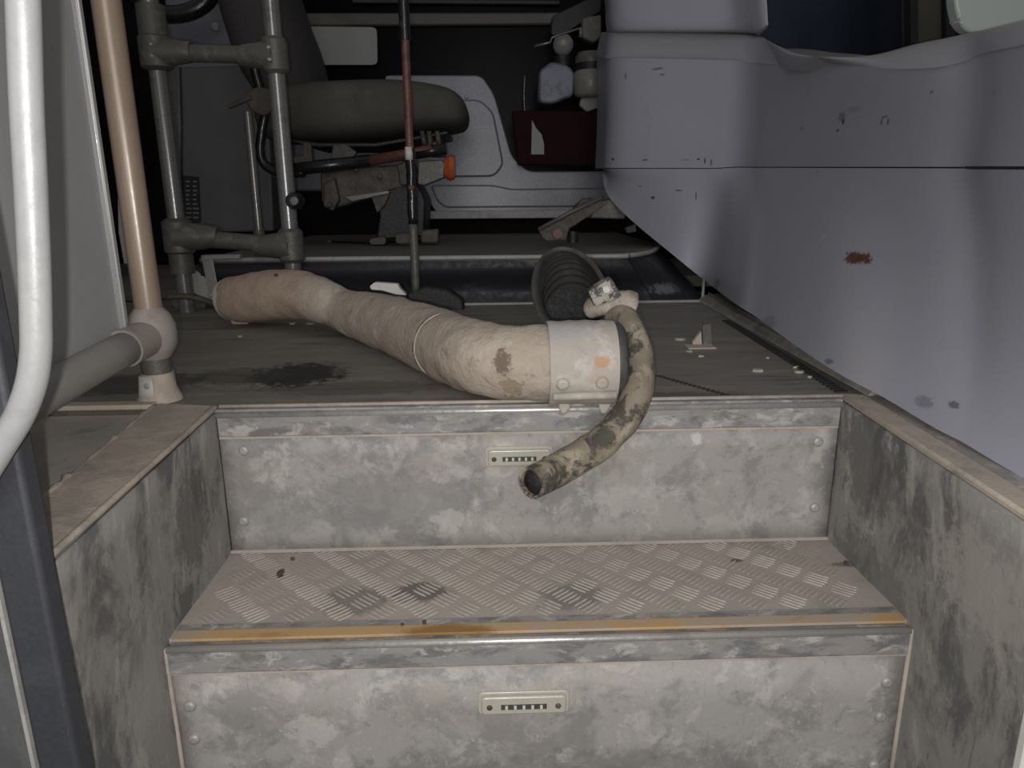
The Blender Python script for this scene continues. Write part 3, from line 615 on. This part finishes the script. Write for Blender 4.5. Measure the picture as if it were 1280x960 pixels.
# ------------------------------------------------------------------ pedal on the platform
pd = thing('pedal_arm', P(720, 296, 'Y', 1.25), 'dusty brown pedal linkage on the platform beside the blue-grey moulding', 'pedal')
mesh('arm', *slabg([(673, 288), (690, 278), (748, 250), (762, 252), (740, 268), (712, 286), (708, 300), (684, 302), (678, 298)], 1.2, .02), M['rust'], pd, bevel=.003)
mesh('arm_edge', *tubeg([P(673, 287, 'Y', 1.19), P(712, 266, 'Y', 1.19), P(752, 247, 'Y', 1.19)], .006, 8), M['joint'], pd, smooth=True)
mesh('pivot', *cyl(P(697, 292, 'Y', 1.2), P(697, 292, 'Y', 1.18), .014, 16), M['redbrown'], pd, smooth=True, auto=.8)
mesh('rubber_stop', *cyl(P(716, 303, 'Y', 1.2), P(716, 289, 'Y', 1.2), .016, 14), M['black'], pd, smooth=True, auto=.8)
mesh('housing', *slabg(slerpr([(742, 260), (762, 248), (782, 262), (782, 274), (738, 273)], 3), 1.35, .05), M['joint'], pd, bevel=.005)
mesh('upper_lever', *tubeg([P(718, 262, 'Y', 1.3), P(728, 252, 'Y', 1.3), P(738, 251, 'Y', 1.3)], .009, 8), M['rust'], pd, smooth=True)
tag(mesh('floor_clip', *slabg([(781, 285), (795, 280), (796, 290), (784, 292)], 1.2, .02), M['black'], bevel=.002), 'small black clip on the platform under the moulding', 'clip')

# ------------------------------------------------------------------ reservoirs and dark box
def ysl(q, y, th, r=3): return slabg(slerpr(q, r), y, th)
mb = thing('maroon_box', P(700, 210, 'Y', 2.0), 'dark maroon box with torn white sticker below the tanks', 'box')
mesh('body', *ysl([(640, 138), (752, 138), (755, 206), (648, 206)], 2.02, .08, 3), M['maroon'], mb, bevel=.004)
mesh('sticker', *slabg([(665, 150), (670, 160), (677, 168), (680, 180), (680, 193), (664, 193)], 2.016, .003), M['sign'], mb)
jg = thing('plastic_tank', P(696, 134, 'Y', 1.98), 'blue-grey plastic tank on the dark box, left of the milky reservoir', 'tank')
mesh('body', *ysl([(674, 88), (690, 76), (712, 82), (719, 92), (717, 120), (690, 130), (673, 128)], 1.98, .1, 6), M['jug'], jg, bevel=.012, seg=3)
mesh('neck', *cyl(P(704, 84, 'Y', 2.02), P(703, 70, 'Y', 2.02), .035, 16), M['black'], jg, smooth=True, auto=.8)
jr = thing('milky_reservoir', P(738, 124, 'Y', 1.96), 'milky fluid reservoir with black band and grey lid', 'reservoir')
zz = P(738, 120, 'Y', 1.98)
def jz(r): return P(738, r, 'Y', 1.98).z
mesh('body', *tubeg([(zz.x, 1.98, jz(122)), (zz.x, 1.98, jz(118)), (zz.x, 1.98, jz(92)), (zz.x, 1.98, jz(88))], [.05, .062, .065, .055], 24), M['jar'], jr, smooth=True, auto=.8)
mesh('band', *cyl((zz.x, 1.98, jz(89)), (zz.x, 1.98, jz(80)), .058, 24), M['black'], jr, smooth=True, auto=.8)
mesh('lid', *tubeg([(zz.x, 1.98, jz(80)), (zz.x, 1.98, jz(72)), (zz.x, 1.98, jz(66))], [.06, .06, .05], 24), M['joint'], jr, smooth=True, auto=.8)
mesh('outlet', *ysl([(726, 122), (750, 120), (750, 134), (734, 140), (724, 132)], 1.99, .03, 3), M['jar'], jr, bevel=.004)
tag(mesh('filler_cap', *tubeg([P(704, 56, 'Y', 2.02), P(704, 56, 'Y', 1.98), P(704, 57, 'Y', 1.97)], [.04, .037, .02], 20), M['jar'], smooth=True), 'small round pale cap above the blue-grey tank', 'cap')
tag(mesh('grey_housing', *ysl([(728, 22), (752, 18), (752, 46), (742, 54), (726, 46)], 2.0, .05, 4), M['joint'], bevel=.006), 'grey housing above the milky reservoir, top of the tank group', 'housing')
wp = thing('wiper_linkage', P(700, 60, 'Y', 1.92), 'thin pale metal linkage rods across the dark tank group', 'linkage')
mesh('rod', *tubeg([P(668, 58, 'Y', 1.92), P(688, 53, 'Y', 1.92), P(690, 47, 'Y', 1.92), P(726, 35, 'Y', 1.92)], .004, 8), M['steel'], wp, smooth=True)
mesh('joint', *cyl(P(726, 35, 'Y', 1.92), P(726, 47, 'Y', 1.92), .007, 8), M['steel'], wp, smooth=True)
tag(mesh('black_cover', *ysl([(690, 20), (752, -10), (752, 14), (700, 46), (688, 44)], 2.06, .04, 4), M['black'], bevel=.006), 'black plastic cover above the tanks', 'cover')
tag(mesh('hanging_wire', *tubeg(cr([P(656, 95, 'Y', 2.2), P(655, 120, 'Y', 2.2), P(656, 150, 'Y', 2.2), P(651, 178, 'Y', 2.2)], 4), .003, 6), M['steel'], smooth=True), 'thin pale wire hanging left of the dark box', 'wire')

# ------------------------------------------------------------------ dashboard moulding
# columns: px@210, Y, top(px,row), bottom(px,row,axis,val), shoulder row
cols = [(744, 1.70, (752, 40), (752, 205, 'Y', 1.70), 70),
        (752, 1.46, (758, 40), (753, 215, 'Y', 1.46), 72),
        (757, 1.34, (763, 38), (757, 238, 'Y', 1.36), 72),
        (772, 1.27, (776, 38), (770, 257, 'Y', 1.30), 72),
        (802, 1.21, (804, 38), (798, 283, 'Y', 1.22), 72),
        (850, 1.135, (850, 39), (843, 320, 'Y', 1.09), 73),
        (892, 1.07, (892, 40), (880, 350, 'Z', .05), 74),
        (918, 1.025, (915, 41), (906, 370, 'Z', .045), 75),
        (936, .965, (932, 42), (926, 384, 'Z', .045), 77),
        (952, .88, (950, 45), (945, 396, 'Z', .04), 79),
        (990, .70, (970, 56), (992, 430, 'Z', .03), 80),
        (1040, .50, (1000, 69), (1045, 465, 'Z', .024), 82),
        (1100, .31, (1080, 70), (1105, 497, 'Z', .014), 86),
        (1155, .175, (1145, 55), (1165, 533, 'Z', .008), 84),
        (1195, .10, (1185, 47), (1200, 551, 'Z', .007), 76),
        (1214, .055, (1208, 42), (1217, 561, 'Z', .006), 68),
        (1240, -.025, (1235, 36), (1245, 578, 'Z', .004), 62),
        (1290, -.13, (1285, 24), (1290, 604, 'Z', .002), 52),
        (1360, -.23, (1360, 8), (1350, 640, 'Z', .0), 42),
        (1470, -.36, (1470, -10), (1440, 690, 'Z', .0), 34)]
cg_up, cg_lo, cg_top = [], [], []
for (pm, Y, tp_, bt, sh) in cols:
    m = P(pm, 210 if pm < 900 else 208.5, 'Y', Y); b = P(*bt)
    s = Vector((m.x, Y+.008, zrow(m.x, Y+.008, sh+8))); s2 = Vector((m.x, Y+.022, zrow(m.x, Y+.022, sh-2)))
    tpn = P(tp_[0], tp_[1], 'Y', Y+.13); bk = tpn+Vector((.02, .08, -.015))
    u1 = m.lerp(s, .5); u1.x += .004
    far = Vector((max(bk.x+.35, .95), bk.y+.02, bk.z-.02))
    cg_up.append([tuple(v) for v in (m, u1, s, s2, tpn, bk)]); cg_top.append([tuple(bk), tuple(bk.lerp(far, .5)+Vector((0, 0, -.012))), tuple(far)])
    l1 = m.lerp(b, .33)+Vector((.012, 0, 0)); l2 = m.lerp(b, .7)+Vector((.01, 0, 0))
    cg_lo.append([tuple(v) for v in (m-Vector((0, 0, .0022)), l1, l2, b)])
# the near end turns the corner and runs off to the right behind the door frame
for G in (cg_up, cg_lo):
    L = [Vector(v) for v in G[-1]]; top = G is cg_up
    G.append([tuple(v+Vector((.12, -.015 if not (top and k > 3) else 0, 0))) for k, v in enumerate(L)])
    G.append([tuple(v+Vector((.50, .02, 0))) for k, v in enumerate(L)])
for k in (-2, -1):
    b_ = Vector(cg_up[k][-1]); cg_top.append([tuple(b_), tuple(b_+Vector((.1, .1, -.012))), tuple(b_+Vector((.2, .2, -.02)))])
def refine(cg, n1=5, n2=5):
    A = [cr(c_, n1) for c_ in cg]; T = list(zip(*A)); B = [cr(r_, n2) for r_ in T]; return B
_rc = [gridg(refine(cg_up)), gridg(refine(cg_lo))]
def sp(px, py, y, r, c, s=.9, nz=.7):
    "scuff centred where this view line meets the moulding itself"
    d = (P(px, py, 'Y', 3)-CAM).normalized(); best = None
    for t_ in COWL_T:
        h = t_.ray_cast(CAM, d)
        if h[0] is not None and (best is None or h[3] < best[1]): best = (h[0], h[3])
    return (best[0] if best else P(px, py, 'Y', y), (r[0], r[0]*2.2 if px > 960 else .04, r[2]), c, s, nz)
from mathutils.bvhtree import BVHTree
COWL_T = [BVHTree.FromPolygons([tuple(v) for v in g_[0]], g_[1]) for g_ in _rc]
M['cowl'] = dirty('lavender_grey_moulding', (.345, .348, .405), [((.375, .373, .42), 2.5, .42, .62, .5, None, 1), ((.2, .19, .215), 16, .62, .76, .35, V1, 3), ((.12, .115, .12), 70, .72, .76, .55, (1, 1, 1), 11)], rough=.42, bump=.12, bscale=420, bdist=.0006, updust=((.27, .25, .225), .75),
  spots=[sp(895, 358, 1, (.05, .05, .025), (.12, .12, .13), .5, 1.2), sp(960, 405, 1, (.03, .05, .02), (.13, .13, .14), .4, 1.2), sp(1066, 322, .42, (.013, .05, .012), RUST, .95, 1.3), sp(1079, 323, .42, (.012, .05, .011), RUST, .95, 1.3), sp(1052, 146, .5, (.010, .05, .010), (.12, .08, .05), .6, 1.2), sp(1066, 137, .5, (.014, .05, .006), (.2, .17, .14), .45, 1.3), sp(1054, 152, .5, (.003, .04, .007), (.04, .025, .015), .9, .4), sp(1047, 163, .52, (.003, .04, .003), (.03, .02, .012), .9, .2), sp(1102, 152, .33, (.002, .04, .007), (.14, .09, .05), .8, .5), sp(1110, 152, .33, (.002, .04, .007), (.14, .09, .05), .8, .5), sp(1106, 146, .33, (.006, .04, .002), (.14, .09, .05), .8, .4), sp(1002, 160, .72, (.005, .05, .007), (.16, .15, .15), .5, 1.1),
         sp(822, 86, 1.28, (.016, .06, .004), BLK, .6, 1.2), sp(828, 93, 1.28, (.008, .06, .003), BLK, .6, 1.0), sp(782, 95, 1.28, (.003, .06, .012), (.1, .1, .12), .6, 1.0), sp(881, 201, 1.12, (.002, .06, .010), BLK, .9, .5), sp(889, 203, 1.12, (.003, .06, .012), (.1, .1, .12), .7, .9), sp(873, 199, 1.12, (.004, .06, .003), BLK, .9, .5), sp(806, 200, 1.12, (.008, .06, .003), BLK, .7, .9), sp(858, 200, 1.12, (.012, .06, .0015), BLK, .6, .6), sp(848, 238, 1.2, (.010, .05, .003), BLK, .6, 1.0), sp(870, 245, 1.15, (.0025, .05, .016), BLK, .6, .7), sp(766, 199, 1.42, (.004, .04, .004), BLK, .9, .3), sp(816, 247, 1.3, (.006, .04, .005), BLK, .8, .5), sp(800, 233, 1.3, (.005, .04, .002), BLK, .6, .8), sp(1029, 297, .6, (.003, .05, .009), (.5, .48, .44), .8, .6), sp(1155, 503, .0, (.009, .05, .008), (.12, .12, .14), .5, 1.2), sp(1192, 506, -.08, (.005, .05, .005), (.06, .06, .07), .7, .8), sp(1036, 452, .2, (.006, .04, .006), (.06, .06, .07), .6, 1.1), sp(1022, 215, .64, (.0015, .05, .014), (.12, .12, .14), .7, .6), sp(1028, 240, .64, (.0012, .05, .02), (.16, .16, .18), .6, .7), sp(1164, 115, .1, (.003, .05, .003), (.14, .12, .12), .7, .8), sp(1243, 115, .1, (.004, .05, .003), (.16, .14, .14), .6, .8)])
cw = thing('dashboard_moulding', P(1000, 440, 'Z', 0), 'large lavender-grey curved dashboard moulding filling the right side, scuffed with a rust spot', 'moulding')
mesh('upper_shell', *gridg(refine(cg_up)), M['cowl'], cw, smooth=True)
mesh('top_panel', *gridg(refine(cg_top, 2, 5)), M['cowl'], cw, smooth=True)
mesh('lower_shell', *gridg(refine(cg_lo)), M['cowl'], cw, smooth=True)
mesh('seam_strip', *tubeg([Vector(p)+Vector((.004, .004, -.001)) for p in cr([c_[0] for c_ in cg_up], 4)], .0035, 6), M['black'], cw, smooth=True)
# pale cap block on top of the moulding
cp = []
for (pm, Y, tp_, bt, sh) in cols[1:11]:
    px = {752: 759, 757: 763, 772: 776, 802: 804, 850: 850, 892: 892, 918: 916, 936: 933, 952: 949, 990: 960}[pm]
    yy = Y+.10 if pm < 980 else Y+.25
    bow = .0
    cp.append([tuple(P(px, 41-(8 if pm == 990 else 0), 'Y', yy+.03)), tuple(P(px, 37-(7 if pm == 990 else 0), 'Y', yy-.004)), tuple(P(px-1, 28, 'Y', yy-.004)), tuple(P(px-2, 8, 'Y', yy+.01)), tuple(P(px-4, -20, 'Y', yy+.03)), tuple(P(px-8, -80, 'Y', yy+.06))])
cc_ = thing('moulding_cap', P(860, 40, 'Y', 1.3), 'glossy pale grey cap block on top of the moulding, at the top edge', 'cap')
mesh('shell', *gridg(refine(cp, 4, 4)), M['cap'], cc_, smooth=True, solid=.004)
lastc = [Vector(v) for v in cp[-1]]
side_ = [[tuple(v) for v in lastc], [tuple(v+Vector((.015, .12, 0))) for v in lastc], [tuple(v+Vector((.02, .3, 0))) for v in lastc]]
mesh('shell_side', *gridg(side_), M['cap'], cc_, smooth=True, solid=.004)
tops = [Vector(c_[-1]) for c_ in cp]
mesh('shell_top', *gridg([[tuple(v) for v in tops], [(max(v.x, .62)+.02, max(v.y, 1.3)+.1, v.z-.005) for v in tops]]), M['cap'], cc_, smooth=True, solid=.004)
# body panels either side of the doorway and the ground outside
mesh('wall_outer_right', *boxg(.50, 1.6, -.42, -.405, -.8, -.012), M['stile'], kind=S)
mesh('wall_outer_left', *boxg(-1.6, -.525, -.425, -.41, -.8, -.02), M['stile'], kind=S)
mesh('ground', *boxg(-4, 4, -4, 2.5, -.9, -.82), M['black'], kind=S)
# window, pillar and mirror at upper right
mesh('window_2', *slabg([(940, -150), (1150, -150), (1150, 110), (940, 110)], 1.75, .01), M['navy'], kind=S)
wq = mesh('wall_right_pillar', *slabg([(1138, -150), (1193, -150), (1195, 100), (1142, 100)], 1.1, .05), M['brown'], kind=S)
mesh('pillar_edge', *slabg([(1136, -150), (1147, -150), (1148, 100), (1139, 100)], 1.08, .03), M['black'], wq)
mesh('pillar_edge', *slabg([(1180, -150), (1194, -150), (1195, 100), (1183, 100)], 1.08, .03), M['black'], wq)
tag(mesh('pale_mirror', *slabg(slerpr([(1192, -160), (1500, -160), (1500, 40), (1350, 55), (1205, 40), (1194, 10)], 16), .45, .03), M['mirror'], bevel=.006), 'pale green rounded plastic plate at the top right corner', 'plate')
mesh('wall_right_filler', *slabg([(1190, -150), (1600, -150), (1600, 140), (1190, 140)], 1.2, .03), M['dark'], kind=S)

# ------------------------------------------------------------------ hoses
def wp3(l): return [P(a, b, 'Y', y) for a, b, y in l]
dk = [(290, 374, .70, 27, 0), (300, 373, .69, 29, 0), (328, 371, .67, 32, 0), (368, 368, .62, 31, 0), (405, 377, .56, 28, 0), (432, 389, .53, 27.5, 0), (465, 398, .45, 33, 0), (500, 409, .35, 37.5, 0), (540, 425, .22, 41.5, 0), (575, 440, .11, 44.5, 0), (610, 449, .04, 46.5, 0), (650, 453, .015, 47.5, 0), (700, 454, .008, 48.5, 0), (760, 453, .008, 49.5, 0)]
cen, rad = [], []
for (a, b, y, r, _) in dk:
    p = P(a, b, 'Y', y); d = (p-CAM).dot(FW); cen.append(tuple(p)); rad.append((r/F_PX*d*.985,))
cen = [Vector(c_) for c_ in cr(cen, 8)]; rad = [r[0] for r in cr(rad, 8)]
dc = thing('large_hose', (cen[0]+cen[-1])/2 - Vector((0, 0, .05)), 'fat mud-caked pale hose with a bend, lying across the floor to the step edge', 'hose')
mesh('hose_body', *tubeg(cen, rad, 40, wall=.005, bump=.0035, bs=34), M['duct'], dc, smooth=True)
mesh('end_ring', *tubeg([cen[0]-(cen[3]-cen[0]).normalized()*.008, cen[0]+(cen[3]-cen[0]).normalized()*.006], .047, 32, wall=.004), M['tape'], dc, smooth=True, auto=.8)
p0 = P(684, 454, 'Y', .006); p1 = P(766, 452, 'Y', .006); ax = (p1-p0)
N_ = 12
mesh('pale_sleeve', *tubeg([p0+ax*k/N_ for k in range(N_+1)], [.0565+.0006*math.sin(k*2.) for k in range(N_+1)], 44, wall=.003, bump=.0015, bs=30), M['sleeve'], dc, smooth=True, auto=.9)
mesh('black_liner', *tubeg([p0+ax*.9, p1+ax*.09, p1+ax*.15], [.051, .0525, .047], 36, wall=.004, bump=.002, bs=50), M['elbow'], dc, smooth=True)
for (a_, b_) in ((703, 478), (752, 476)):
    q = P(a_, b_, 'Y', -.045); nn = Vector((0, q.y-p0.y, q.z-p0.z)).normalized()
    screw('bolt', Vector((q.x, p0.y, p0.z))+nn*.0572, nn, .0085, M['sleeve'], dc)
mesh('clamp_ridge', *tubeg([p0+Vector((.004, -.0515, -.032)), p1+Vector((-.004, -.0515, -.032))], .005, 10, bump=.002, bs=60), M['sleeve'], dc, smooth=True)
for pxx in (705, 755):
    q = P(pxx, 506, 'Y', -.012)
    mesh('lug', *prismg([q+Vector(v) for v in ((-.009, -.004, .016), (.011, -.004, .016), (.008, -.004, -.004), (.003, -.004, -.012), (-.004, -.004, -.012), (-.007, -.004, -.004))], (0, .01, 0)), M['sleeve'], dc, bevel=.0025)
for (k, rr) in ((68, .0004),):
    mesh('hose_seam', *tubeg([cen[k]-(cen[k+1]-cen[k])*.35, cen[k]+(cen[k+1]-cen[k])*.35], [rad[k]+rr]*2, 36, wall=.002), M['seam'], dc, smooth=True)
# pale clip on top of the big hose
q = slerpr([(462, 358), (468, 353), (497, 355), (500, 361), (508, 369), (495, 368), (478, 363), (464, 362)], 2)
tag(mesh('pale_clip', *slabg(q, .46, .02), M['tape'], bevel=.002), 'small pale metal clip resting on top of the fat hose', 'clip')
# crumbled hanging mud flake at the left end
tag(mesh('mud_flake', *slabg([(286, 398), (300, 400), (312, 402), (304, 412), (300, 416), (294, 414), (290, 406)], .70, .02), M['duct'], bevel=.003), 'ragged brown flake under the left end of the fat hose', 'debris')
# black ribbed rubber hose stub, its open mouth cut slantwise toward the steps
eb = thing('black_elbow_hose', (.085, .45, 0), 'black ribbed rubber hose end with open slanting mouth, behind the fat pale hose', 'hose')
def stub(rr, s0, s1, n, rib, flare=0, seg=44):
    R = []
    for j in range(n+1):
        s_ = s0+(s1-s0)*j/n; k = min(1, s_/.4); row = []
        for q in range(seg+1):
            a = 2*math.pi*q/seg; r_ = rr+rib*math.sin(s_*150)+flare*max(0, 1-s_/.03)
            z = .112-.10*k*k+r_*1.04*math.cos(a); y = .15+(math.cos(a)*.5+.5)*.29*(1-k)+s_
            row.append((.083+.035*k+r_*math.sin(a), y, max(z, .004)))
        R.append(row)
    return gridg(R)
mesh('outer_wall', *stub(.0655, 0, .36, 60, .0007, .0015), M['elbow'], eb, smooth=True)
mesh('inner_wall', *stub(.0590, 0, .36, 90, .0018), M['elbow'], eb, smooth=True)
mo, mi = stub(.067, 0, .01, 1, 0)[0][:45], stub(.0590, 0, .01, 1, 0)[0][:45]
mesh('mouth_lip', *gridg([mo, [tuple((Vector(a_)+Vector(b_))/2+Vector((0, -.004, .002))) for a_, b_ in zip(mo, mi)], mi]), M['elbow'], eb, smooth=True)
en = stub(.0655, .36, .37, 1, .0)[0][:44]
mesh('end_wall', en, [tuple(range(44))], M['hosedark'], eb)
# thin hose hanging over the step
hk = [(771, 398, .10, 16), (782, 400, .07, 16.5), (794, 425, .03, 17), (800, 460, .0, 18), (797, 490, -.035, 19), (783, 520, -.05, 20), (755, 550, -.06, 20.5), (715, 577, -.085, 20.5), (690, 591, -.105, 20.5), (664, 604, -.135, 20.5)]
cen, rad = [], []
for (a, b, y, r) in hk:
    p = P(a, b, 'Y', y); d = (p-CAM).dot(FW); cen.append(tuple(p)); rad.append((r/F_PX*d,))
cen = [Vector(c_) for c_ in cr(cen, 8)]; rad = [r[0] for r in cr(rad, 8)]
th = thing('thin_hose', cen[30], 'stained thinner hose curving over the step edge with its cut end at a lamp', 'hose')
mesh('hose_body', *tubeg(cen, rad, 30, wall=.004, bump=.0018, bs=45), M['hose'], th, smooth=True, auto=1.0)
mesh('hose_bore', *tubeg([cen[-1]+(cen[-4]-cen[-1])*.5, cen[-4]], rad[-1]-.003, 20), M['hosedark'], th, smooth=True)
# mud caked clamp
V, F = tubeg(cr(wp3([(735, 391, .13), (748, 384, .12), (765, 379, .11), (782, 380, .10), (791, 383, .10)]), 6), [.010, .014, .0165, .0175, .0185, .018, .0185, .0185, .018, .019, .0195, .0195, .019, .0185, .019, .0195, .0195, .0185, .0195, .0195, .0195, .0195, .0195, .019, .0165], 22, bump=.007, bs=38)
cl = thing('hose_clamp', P(765, 395, 'Y', .11), 'mud-caked clamp joining the thin hose and black elbow, with a two-tone block on top', 'clamp')
mesh('clamp_body', V, F, M['lump'], cl, smooth=True)
mesh('clamp_block', *slabg([(736, 365), (764, 347), (778, 371), (744, 384)], .085, .03), M['block'], cl, bevel=.002)
mesh('clamp_screw', *cyl(P(758, 362, 'Y', .087), P(758, 362, 'Y', .081), .005, 12), M['tape'], cl, smooth=True, auto=.8)
# latch plate on the floor at right
fb_ = thing('floor_latch', P(880, 432, 'Z', 0), 'small upright metal latch plate on the dark floor near the moulding', 'latch')
yb = P(880, 432, 'Z', 0).y
mesh('upright_plate', *slabg(slerpr([(878, 406), (889, 404), (891, 432), (879, 434)], 2), yb, .006), M['joint'], fb_, bevel=.001)
mesh('pale_wedge', *slabg([(865, 429), (877, 414), (878, 432), (868, 432)], yb-.002, .012), M['ledge'], fb_, bevel=.002)
q0 = P(880, 436, 'Z', 0); mesh('foot_plate', *boxg(q0.x-.03, q0.x+.022, q0.y-.005, q0.y+.03, 0, .003), M['ledge'], fb_, bevel=.001)
# debris
DL = ['beige crumb left of the floor latch', 'small beige crumb just left of the latch foot', 'tiny flake in front of the floor latch foot', 'largest pale flake, between the latch and the step edge', 'flake near the ribbed edging, right of the largest flake', 'small flake beside the ribbed edging', 'flake nearest the right end of the step edge', 'tiny flake at the step edge right of the thin hose', 'tiny flake above the largest pale flake', 'tiny flake behind the fat hose', 'pale sliver under the bend of the fat hose', 'second pale sliver right under the bend of the fat hose', 'pale flake in front of the left end of the fat hose']
TL = ['largest dark crumb on the tread near its left back corner', 'crumb touching the largest dark crumb on the tread', 'small crumb at the back of the tread on the left', 'dark crumb on the right part of the tread', 'round dark crumb in front of the tread just above the yellow strip', 'small dark crumb left of the round one above the yellow strip']
deb = [(850, 425, .01), (862, 440, .006), (876, 446, .005), (946, 464, .011), (1000, 466, .008), (995, 460, .005), (1012, 472, .004), (882, 499, .003), (960, 448, .003), (420, 350, .003), (365, 405, .008), (388, 405, .01), (300, 421, .005)]
for i, (a, b, s) in enumerate(deb):
    p = P(a, b, 'Z', 0); r = random.Random(i); n = 7
    pts = [p+Vector((math.cos(k*2*math.pi/n)*s*(.6+.6*r.random()), math.sin(k*2*math.pi/n)*s*.8*(.6+.6*r.random()), 0)) for k in range(n)]
    o = mesh('grit', *prismg(pts, (0, 0, .002+.15*s)), M['ledge'] if i < 9 else M['trim'])
    tag(o, DL[i], 'debris', 'dirt flakes on the upper floor')
for i, (a, b, s) in enumerate([(350, 719, .0045), (353, 716, .0035), (366, 700, .003), (1058, 706, .004), (530, 780, .0035), (503, 783, .003)]):
    p = P(a, b, 'Z', -H); r = random.Random(i+40)
    pts = [p+Vector((math.cos(k)*s*(.6+.6*r.random()), math.sin(k)*s*(.6+.6*r.random()), 0)) for k in range(6)]
    tag(mesh('pebble', *prismg(pts, (0, 0, s*1.2)), M['rust'], bevel=.0006), TL[i], 'debris', 'dark crumbs on the tread')
